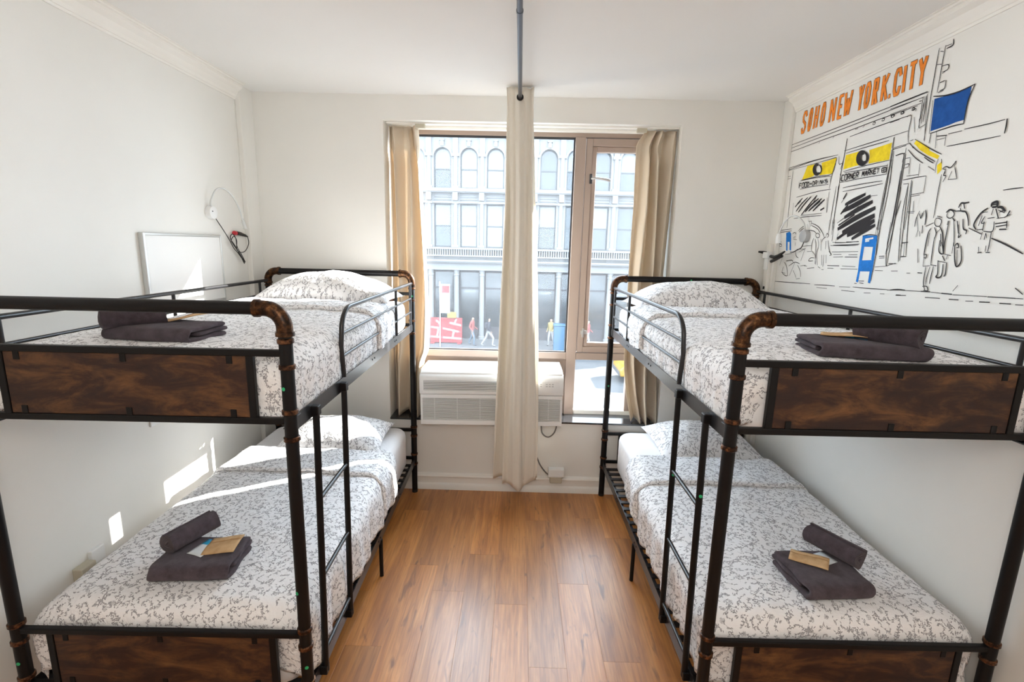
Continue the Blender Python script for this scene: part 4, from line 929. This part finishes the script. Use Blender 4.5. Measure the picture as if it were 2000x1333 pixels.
MURAL_TITLE = "16.5|3355,2787 3362,2810;16.5|3362,2810 3381,2811;16.5|3381,2811 3390,2787;16.5|3390,2787 3387,2763;16.5|3387,2763 3361,2739;16.5|3361,2739 3359,2715;16.5|3359,2715 3369,2691;16.5|3369,2691 3388,2691;16.5|3388,2691 3394,2715;16.5|3316,2691 3321,2715;16.5|3321,2715 3318,2786;16.5|3318,2786 3310,2810;16.5|3310,2810 3299,2810;16.5|3299,2810 3295,2786;16.5|3295,2786 3298,2715;16.5|3298,2715 3306,2691;16.5|3306,2691 3316,2691;16.5|3261,2691 3256,2810;16.5|3232,2691 3228,2809;16.5|3258,2751 3230,2751;16.5|3185,2691 3192,2715;16.5|3192,2715 3189,2786;16.5|3189,2786 3181,2809;16.5|3181,2809 3169,2809;16.5|3169,2809 3163,2785;16.5|3163,2785 3164,2715;16.5|3164,2715 3173,2691;16.5|3173,2691 3185,2691;16.5|3105,2691 3103,2808;16.5|3103,2808 3065,2691;16.5|3065,2691 3063,2808;16.5|2998,2807 3025,2807;16.5|3025,2807 3026,2691;16.5|3026,2691 2998,2691;16.5|3026,2750 3004,2750;16.5|2976,2807 2963,2691;16.5|2963,2691 2950,2772;16.5|2950,2772 2936,2691;16.5|2936,2691 2924,2807;16.5|2858,2806 2844,2749;16.5|2844,2749 2831,2806;16.5|2844,2749 2843,2691;16.5|2798,2691 2805,2714;16.5|2805,2714 2807,2783;16.5|2807,2783 2799,2805;16.5|2799,2805 2788,2805;16.5|2788,2805 2780,2783;16.5|2780,2783 2779,2714;16.5|2779,2714 2786,2691;16.5|2786,2691 2798,2691;16.5|2743,2691 2747,2805;16.5|2747,2805 2724,2805;16.5|2724,2805 2723,2754;16.5|2723,2754 2745,2748;16.5|2735,2748 2718,2691;16.5|2680,2691 2684,2804;16.5|2653,2804 2682,2742;16.5|2673,2754 2648,2691;16.5|2628,2695 2624,2695;16.5|2569,2776 2577,2803;16.5|2577,2803 2595,2804;16.5|2595,2804 2602,2781;16.5|2602,2781 2598,2714;16.5|2598,2714 2589,2691;16.5|2589,2691 2571,2691;16.5|2571,2691 2566,2720;16.5|2537,2691 2544,2803;16.5|2511,2803 2481,2803;16.5|2496,2803 2489,2691;16.5|2457,2802 2435,2747;16.5|2435,2747 2422,2802;16.5|2435,2747 2432,2691"
MURAL_YELLOW = "0|3315,2389 3273,2468 3183,2465 3202,2434 3183,2401 3201,2392;0|3124,2462 2983,2467 3002,2383 3130,2391 3110,2423;0|2907,2391 2902,2467 2777,2467 2793,2432 2772,2395;0|2714,2459 2556,2465 2557,2385 2705,2390 2701,2422;0|2412,2432 2374,2424 2325,2388 2256,2351 2263,2338 2320,2364 2371,2396;0|2238,2325 2231,2289 2250,2272 2260,2312;0|2413,2431 2403,2445 2375,2431 2319,2398 2317,2381 2350,2387"
MURAL_NAVY = "0|2339,2604 2291,2600 2221,2596 2160,2601 2158,2596 2160,2535 2165,2475 2202,2475 2235,2471 2330,2467"
MURAL_AZURE = "0|2661,2017 2650,2022 2556,2018 2552,2009 2551,1961 2659,1963;0|2659,1963 2637,1965 2637,1889 2659,1889;0|2572,1961 2551,1961 2548,1892 2570,1897;0|2659,1890 2549,1896 2548,1837 2655,1833;0|2655,1833 2638,1834 2641,1775 2659,1778;0|2567,1837 2549,1837 2550,1776 2567,1779;0|3425,2055 3381,2063 3360,2050 3356,2024 3365,1995 3392,1995 3416,2025;0|3418,2025 3398,2025 3380,1937 3397,1937;0|3373,2019 3354,2024 3335,1937 3356,1942"
MURAL_WHITE = "0|2634,2000 2582,2006 2576,2001 2630,1992;0|2632,1991 2609,1993 2607,1988 2631,1985"

# ------------------------------------------------------------------ painted wall scene (flat paint on the wall)
def parse(t):
    out = []
    for seg in t.split(';'):
        w_, p = seg.split('|')
        out.append((float(w_) / 1000, [tuple(int(k) / 1000 for k in q.split(',')) for q in p.split()]))
    return out
mu = empty('wall_mural', (XR, 2.9, 2.1)); tag(mu, 'black line street scene painted on the side wall with orange SOHO NEW YORK.CITY lettering', 'mural')
def strokes(name, data, m, lift, taper=True, grow=0.0, shift=(0, 0)):
    b = MB()
    for si, (w_, P) in enumerate(data):
        lf = lift + si * 5e-6
        Q = [Vector((p[0] + shift[0], p[1] + shift[1])) for p in P]
        if len(Q) > 2 and taper:
            Q = [Vector((q[0], q[1])) for q in bez([(q.x, q.y, 0) for q in Q], 4)]
        hw = (w_ + grow) / 2; n = len(Q); base = len(b.v)
        for i, q in enumerate(Q):
            d = (Q[min(n - 1, i + 1)] - Q[max(0, i - 1)])
            d = d.normalized() if d.length > 1e-6 else Vector((1, 0))
            nr = Vector((-d.y, d.x)); f = i / (n - 1)
            k = hw * ((.45 + .75 * math.sin(PI * (.12 + .76 * f))) if taper else 1.0)
            if i in (0, n - 1): q = q + d * (hw * .5) * (1 if i else -1)
            for sgn in (1, -1):
                p = q + nr * k * sgn; b.v.append((-lf, p.x - 2.9, p.y - 2.1))
        for i in range(n - 1):
            a = base + 2 * i; b.face((a, a + 1, a + 3, a + 2))
    return b.build(name, m, mu, fix=False)
def patch(name, data, m, lift):
    b = MB()
    for si, (_, P) in enumerate(data):
        base = len(b.v); b.v += [(-lift - si * 8e-5, p[0] - 2.9, p[1] - 2.1) for p in P]; b.face(range(base, base + len(P)))
    return b.build(name, m, mu, fix=False)
Y = parse(MURAL_YELLOW); A = parse(MURAL_AZURE)
for q in (Y[0:2], Y[2:4], Y[4:]): patch('awning_colour', q, 'mural_yellow', .0008)
patch('banner_colour', parse(MURAL_NAVY), 'mural_navy', .0008)
patch('signboard_colour', A[:6], 'mural_azure', .0008)
patch('poster_colour', A[6:], 'mural_azure', .0008)
strokes('signboard_highlight', [(.012, p[1][:2]) for p in parse(MURAL_WHITE)], 'mural_white', .0014)
strokes('line_drawing', parse(MURAL_LINES), 'mural_ink', .0018)
ttl = parse(MURAL_TITLE)
strokes('lettering_outline', ttl, 'mural_ink', .0006, False, .0045, (.002, .0015))
strokes('lettering', ttl, 'mural_orange', .0022, False, 0.0)

# ------------------------------------------------------------------ the street outside
GZ = -4.0
struct(MB().box(-40, 40, 5.0, 26.9, GZ - .1, GZ).build('street', 'asphalt'), 'grey asphalt street below the window')
struct(MB().box(-40, 40, 26.9, 31.5, GZ - .1, GZ + .14).build('sidewalk', 'sidewalk_stone'), 'far sidewalk across the street')
st = struct(MB().box(-40, 40, 18.95, 19.35, GZ, GZ + .006).build('road_marking', 'road_paint'), 'white line on the street')
FY, BAY, X0 = 30.0, 1.573, -4.737
bl = empty('building', (0, FY, GZ)); tag(bl, 'white cast iron building across the street with rows of arched windows', 'building')
def fpart(b, name, m, parent=bl, **k): 
    b.v = [(x, y - FY, z - GZ) for (x, y, z) in b.v]
    return b.build(name, m, parent, **k)
KS = range(-4, 12)
WH = .51
for k in KS:
    xc = X0 + BAY * k
    b = MB()
    b.box(xc + WH, xc + BAY - WH, FY, FY + .45, .46, 10.2)               # pier
    b.box(xc - WH, xc + WH, FY + .05, FY + .45, 4.371, 5.253)           # spandrel
    b.box(xc - WH, xc + WH, FY + .05, FY + .45, .46, 1.816)
    fpart(b, 'wall_bay', 'facade_paint')
    # arch head
    b = MB(); n = 14
    pts_ = [(xc - WH * math.cos(PI * i / n), 7.05 + WH * math.sin(PI * i / n)) for i in range(n + 1)]
    for y in (FY + .02, FY + .45):
        for i in range(n):
            base = len(b.v); (xa, za), (xb, zb) = pts_[i], pts_[i + 1]
            b.v += [(xa, y, za), (xb, y, zb), (xb, y, 10.2), (xa, y, 10.2)]; b.face((base, base + 1, base + 2, base + 3))
    for i in range(n):
        base = len(b.v); (xa, za), (xb, zb) = pts_[i], pts_[i + 1]
        b.v += [(xa, FY + .02, za), (xb, FY + .02, zb), (xb, FY + .45, zb), (xa, FY + .45, za)]; b.face((base, base + 1, base + 2, base + 3))
    fpart(b, 'arch_head', 'facade_paint')
    b = MB()
    for i in range(n):
        (xa, za), (xb, zb) = pts_[i], pts_[i + 1]
        oa = (xc + (xa - xc) * 1.22, 7.05 + (za - 7.05) * 1.22); ob_ = (xc + (xb - xc) * 1.22, 7.05 + (zb - 7.05) * 1.22)
        base = len(b.v)
        for y in (FY - .07, FY + .02): b.v += [(xa, y, za), (xb, y, zb), (ob_[0], y, ob_[1]), (oa[0], y, oa[1])]
        for q in ((0, 1, 2, 3), (0, 4, 5, 1), (3, 2, 6, 7)): b.face([base + t_ for t_ in q])
    fpart(b, 'arch_moulding', 'facade_paint')
    fpart(MB().box(xc - .10, xc + .10, FY - .16, FY + .02, 7.62, 7.92).box(xc - .14, xc + .14, FY - .20, FY + .02, 7.92, 8.0), 'keystone', 'facade_paint')
    xp = xc + BAY / 2
    for z0, z1 in ((5.25, 7.05), (1.82, 4.37)):
        b = MB().tube([(xp, FY - .06, z0), (xp, FY - .06, z1)], .13, 12)
        b.box(xp - .20, xp + .20, FY - .20, FY, z1, z1 + .16).box(xp - .20, xp + .20, FY - .20, FY, z0 - .0, z0 + .14)
        fpart(b, 'pilaster', 'facade_paint', smooth=True)
    fpart(MB().box(xp - .16, xp + .16, FY - .14, FY, 7.21, 8.35).box(xp - .24, xp + .24, FY - .22, FY, 8.35, 8.5), 'pilaster_cap', 'facade_paint')
    fpart(MB().box(xp - .15, xp + .15, FY - .34, FY, 4.55, 5.0), 'bracket', 'facade_paint')
    for z in (4.60, 4.76):
        fpart(MB().box(xc - WH, xc + WH, FY - .02, FY + .06, z, z + .06), 'spandrel_line', 'facade_paint')
    # windows
    for row, (z0, z1) in enumerate(((5.253, 7.56), (1.816, 4.371))):
        b = MB(); y0, y1 = FY + .16, FY + .24
        b.box(xc - WH, xc - WH + .06, y0, y1, z0, z1 if row else 7.05).box(xc + WH - .06, xc + WH, y0, y1, z0, z1 if row else 7.05)
        zm = (z0 + (z1 if row else 7.46)) / 2
        b.box(xc - WH + .06, xc + WH - .06, y0, y1, z0, z0 + .08).box(xc - WH + .06, xc + WH - .06, y0, y1, zm - .035, zm + .035)
        if row: b.box(xc - WH + .06, xc + WH - .06, y0, y1, z1 - .07, z1)
        else:
            for i in range(n):
                (xa, za), (xb, zb) = pts_[i], pts_[i + 1]; base = len(b.v)
                f_ = lambda x, z, q: (xc + (x - xc) * q, 7.05 + (z - 7.05) * q)
                for y in (y0, y1):
                    for (x, z) in (f_(xa, za, 1), f_(xb, zb, 1), f_(xb, zb, .88), f_(xa, za, .88)): b.v.append((x, y, z))
                b.face((base, base + 1, base + 2, base + 3)); b.face((base + 3, base + 2, base + 6, base + 7))
        wn = fpart(b, 'window', 'sash_grey')
        ms = ['pane_blind', 'pane_grey', 'pane_blind'][(k + row) % 3] if k < 4 else 'pane_grey'
        up = 'pane_blind' if k < 4 else ['pane_grey', 'pane_blind'][(k + row) % 2]
        if k == 0 and row == 0: ms = 'pane_grey'
        if 0 < k < 3: ms = 'pane_blind'
        fpart(MB().box(xc - WH, xc + WH, y0 + .05, y0 + .06, z0, zm), 'pane', ms, wn)
        fpart(MB().box(xc - WH, xc + WH, y0 + .04, y0 + .05, zm, z1), 'pane', up, wn)
xa, xb = X0 + BAY * KS[0] - 1, X0 + BAY * KS[-1] + 1
for z0, z1, pj in ((5.06, 5.25, .32), (5.0, 5.06, .24), (4.40, 4.50, .14), (1.70, 1.80, .26), (1.28, 1.36, .30), (.98, 1.08, .40), (.90, .98, .30), (.46, .54, .12), (8.55, 8.75, .4)):
    fpart(MB().box(xa, xb, FY - pj, FY + .1, z0, z1), 'cornice', 'facade_paint')
b = MB()
for i in range(int((xb - xa) / .14)):
    x = xa + .14 * i; b.box(x, x + .065, FY - .22, FY - .12, 1.36, 1.70)
o = fpart(b, 'balustrade', 'facade_paint'); o['kind'] = 'stuff'
fpart(MB().box(xa, xb, FY - .05, FY + .45, .46, .95), 'entablature', 'facade_paint')
fpart(MB().box(xa, xb, FY + .5, FY + .6, GZ + .14, 10.2), 'backing', 'shop_frame')
for k in KS:
    xp = X0 + BAY * (k + .53)
    b = MB().tube([(xp, FY + .12, GZ + .14), (xp, FY + .12, GZ + .34), (xp, FY + .12, GZ + .36), (xp, FY + .12, .10), (xp, FY + .12, .12), (xp, FY + .12, .22), (xp, FY + .12, .24), (xp, FY + .12, .46)], [.20, .20, .155, .145, .18, .18, .15, .19], 14)
    fpart(b, 'column', 'facade_paint', smooth=True)
    b = MB().box(xp + .2, xp + BAY - .2, FY + .36, FY + .40, GZ + .9, .30)
    sh = fpart(b, 'shop_window', 'shop_glass')
    b = MB().box(xp + .16, xp + .22, FY + .32, FY + .42, GZ + .14, .46).box(xp + BAY - .22, xp + BAY - .16, FY + .32, FY + .42, GZ + .14, .46).box(xp + .22, xp + BAY - .22, FY + .32, FY + .42, -.72, -.62).box(xp + .22, xp + BAY - .22, FY + .32, FY + .42, .30, .46).box(xp + .22, xp + BAY - .22, FY + .30, FY + .42, GZ + .14, GZ + .9)
    fpart(b, 'shop_frame', 'shop_frame', sh)
    if k % 3 == 0:
        fpart(MB().box(xp + .4, xp + BAY - .4, FY + .34, FY + .36, -.95, -.80), 'shop_light_strip', 'pane_blind', sh)

# barrier, sign, box
bar = empty('street_barrier', (-4.32, 28.6, GZ + .14)); tag(bar, 'red and white barrier on the far sidewalk, behind the window', 'barrier')
MB().box(-.95, .95, -.05, .05, .05, 1.55).build('panel', 'barrier_red', bar)
def slash(x0, z0, x1, z1, wd=.055):
    d = Vector((x1 - x0, z1 - z0)).normalized(); n_ = Vector((-d.y, d.x)) * wd
    b = MB(); b.v = [(x0 + n_.x, -.06, z0 + n_.y), (x1 + n_.x, -.06, z1 + n_.y), (x1 - n_.x, -.06, z1 - n_.y), (x0 - n_.x, -.06, z0 - n_.y)]; b.v += [(x, -.05, z) for x, y, z in b.v]
    for q in ((0, 1, 2, 3), (0, 4, 5, 1), (2, 6, 7, 3), (1, 5, 6, 2), (3, 7, 4, 0)): b.face(q)
    b.build('stripe', 'barrier_white', bar)
for s_ in ((-.9, .98, -.35, .92), (-.45, .92, -.55, .45), (-.9, .40, -.3, .36), (-.2, .92, .75, .72), (.2, 1.25, .9, 1.10), (.45, .78, .38, .35), (-.2, .36, .9, .30), (-.6, 1.40, -.35, 1.15), (.6, 1.48, .5, 1.22)): slash(*s_)
for x in (-.8, .8): MB().box(x - .12, x + .12, -.3, .3, 0, .07).build('foot', 'barrier_red', bar, bevel=.02)
yb = MB().box(-.27, .27, -.05, .05, 0, .36).build('notice_board', 'box_yellow', bevel=.02); yb.location = (-3.98, 28.5, GZ + 1.69)
tag(yb, 'small yellow board on top of the red barrier', 'board')
sg_ = empty('street_banner', (-4.22, 27.6, GZ + .14)); tag(sg_, 'white street banner with a red square on top, on a pole by the barrier', 'sign')
MB().tube([(-.32, .05, 0), (-.32, .05, 3.75)], .03, 8).build('pole', 'aluminium', sg_)
MB().box(-.30, .26, .02, .06, 1.95, 3.62).build('banner', 'barrier_white', sg_)
MB().box(-.20, .22, .0, .02, 3.12, 3.52).build('red_square', 'barrier_red', sg_)
ki = empty('street_kiosk', (2.30, 27.2, GZ + .14)); tag(ki, 'blue kiosk box at the far curb, seen beside the mullion', 'kiosk')
MB().box(-.30, .30, -.25, .25, 0, 1.45).build('body', 'kiosk_blue', ki, bevel=.03)
MB().box(-.34, .34, -.29, .29, 1.45, 1.56).build('lid', 'kiosk_blue', ki, bevel=.03)
MB().box(-.22, .22, -.262, -.25, .45, 1.2).build('door', 'kiosk_blue', ki, bevel=.008)

# people on the far sidewalk: one skinned body each
def person(x, y, h, mats, label, yaw=0.0, stride=.22, bag=None):
    J = {'pel': (0, 0, .53), 'waist': (0, 0, .62), 'chest': (0, -.01, .75), 'neck': (0, -.015, .845), 'head0': (0, -.02, .885), 'head1': (0, -.025, .965),
         'hipL': (-.05, 0, .51), 'kneeL': (-.055, -stride * .5, .275), 'ankL': (-.055, -stride * .45 + .02, .045), 'toeL': (-.06, -stride * .45 - .09, .02),
         'hipR': (.05, 0, .51), 'kneeR': (.055, stride * .25, .28), 'ankR': (.055, stride * .75, .07), 'toeR': (.06, stride * .75 - .09, .025),
         'shL': (-.105, 0, .80), 'elL': (-.135, .04, .64), 'wrL': (-.13, -.06, .52), 'haL': (-.125, -.09, .475),
         'shR': (.105, 0, .80), 'elR': (.135, .02, .64), 'wrR': (.12, -.10, .56), 'haR': (.115, -.14, .53)}
    R = dict(pel=.075, waist=.068, chest=.085, neck=.03, head0=.048, head1=.05, hipL=.058, kneeL=.038, ankL=.026, toeL=.02, hipR=.058, kneeR=.038, ankR=.026, toeR=.02, shL=.038, elL=.03, wrL=.022, haL=.022, shR=.038, elR=.03, wrR=.022, haR=.022)
    Eg = [('pel', 'waist'), ('waist', 'chest'), ('chest', 'neck'), ('neck', 'head0'), ('head0', 'head1'), ('pel', 'hipL'), ('hipL', 'kneeL'), ('kneeL', 'ankL'), ('ankL', 'toeL'), ('pel', 'hipR'), ('hipR', 'kneeR'), ('kneeR', 'ankR'), ('ankR', 'toeR'), ('chest', 'shL'), ('shL', 'elL'), ('elL', 'wrL'), ('wrL', 'haL'), ('chest', 'shR'), ('shR', 'elR'), ('elR', 'wrR'), ('wrR', 'haR')]
    nm = list(J); me = D.meshes.new('person')
    me.from_pydata([tuple(c * h for c in J[k]) for k in nm], [(nm.index(a), nm.index(b_)) for a, b_ in Eg], [])
    o = D.objects.new('person', me); COL.objects.link(o)
    sk = o.modifiers.new('skin', 'SKIN'); ss = o.modifiers.new('sub', 'SUBSURF'); ss.levels = 1; ss.render_levels = 1
    for i, k in enumerate(nm):
        d = me.skin_vertices[0].data[i]; d.radius = (R[k] * h, R[k] * h); d.use_root = (k == 'pel')
    dg = bpy.context.evaluated_depsgraph_get(); ev = o.evaluated_get(dg); m2 = D.meshes.new_from_object(ev)
    o.modifiers.clear(); o.data = m2; m2.name = 'person'
    m2.materials.clear()
    for k in mats: m2.materials.append(MATS[k])          # skin, top, trousers, hair, shoes
    for p in m2.polygons:
        c = p.center / h
        k = 1
        if c.z > .855: k = 3 if (c.z > .945 or (c.y > .0 and c.z > .87)) else 0
        elif abs(c.x) > .09 and c.z < .53: k = 0
        elif c.z < .045: k = 4
        elif c.z < .535: k = 2
        p.material_index = k; p.use_smooth = True
    o.location = (x, y, GZ + .14); o.rotation_euler = (0, 0, yaw); tag(o, label, 'person')
    if bag:
        MB().box(-.13, .13, .06, .22, .62 * h, .82 * h).build('backpack', bag, o, bevel=.05)
    return o
person(-2.72, 28.2, 1.74, ['skin', 'cloth_red', 'cloth_blue', 'hair_brown', 'cloth_dark'], 'pedestrian in a red top and pale trousers beside the red barrier', 1.2)
person(-1.75, 28.0, 1.72, ['skin', 'cloth_dark', 'cloth_white', 'hair_brown', 'cloth_white'], 'pedestrian in a dark top and white trousers walking with a backpack', 1.9, .32, 'cloth_dark')
person(1.95, 28.6, 1.70, ['skin', 'cloth_tan', 'cloth_white', 'hair_brown', 'cloth_dark'], 'pedestrian in a yellow coat beside the blue kiosk', -.6, .15)
person(4.10, 28.4, 1.68, ['skin', 'cloth_red', 'cloth_white', 'hair_brown', 'cloth_dark'], 'pedestrian in pale trousers seen through the casement', .9, .2)

# taxi
tx = empty('taxi', (6.75, 21.9, GZ)); tag(tx, 'yellow taxi on the street, seen through the low pane beside the curtain', 'car')
body = [(-2.15, .32), (-2.2, .62), (-2.05, .80), (-1.25, .92), (-.65, 1.36), (.75, 1.40), (1.45, .98), (2.1, .88), (2.2, .60), (2.15, .32)]
MB().prism(body, lambda a, c: (a, -.86, c), lambda a, c: (a, .86, c)).build('body', 'taxi_yellow', tx, bevel=.07, seg=3)
MB().prism([(-1.05, .96), (-.60, 1.30), (.70, 1.33), (1.22, .98)], lambda a, c: (a, -.875, c), lambda a, c: (a, .875, c)).build('side_windows', 'car_glass', tx, bevel=.02)
for x in (-1.35, 1.35):
    for y in (-.80, .80):
        MB().tube([(x, y - .1, .32), (x, y + .1, .32)], .32, 20).build('wheel', 'tyre', tx, smooth=True)
MB().box(-.25, .25, -.1, .1, 1.40, 1.53).build('roof_sign', 'barrier_white', tx, bevel=.02)
for x in (-2.16, 2.16): MB().box(x - .06, x + .06, -.80, .80, .36, .54).build('bumper', 'gasket', tx, bevel=.03)
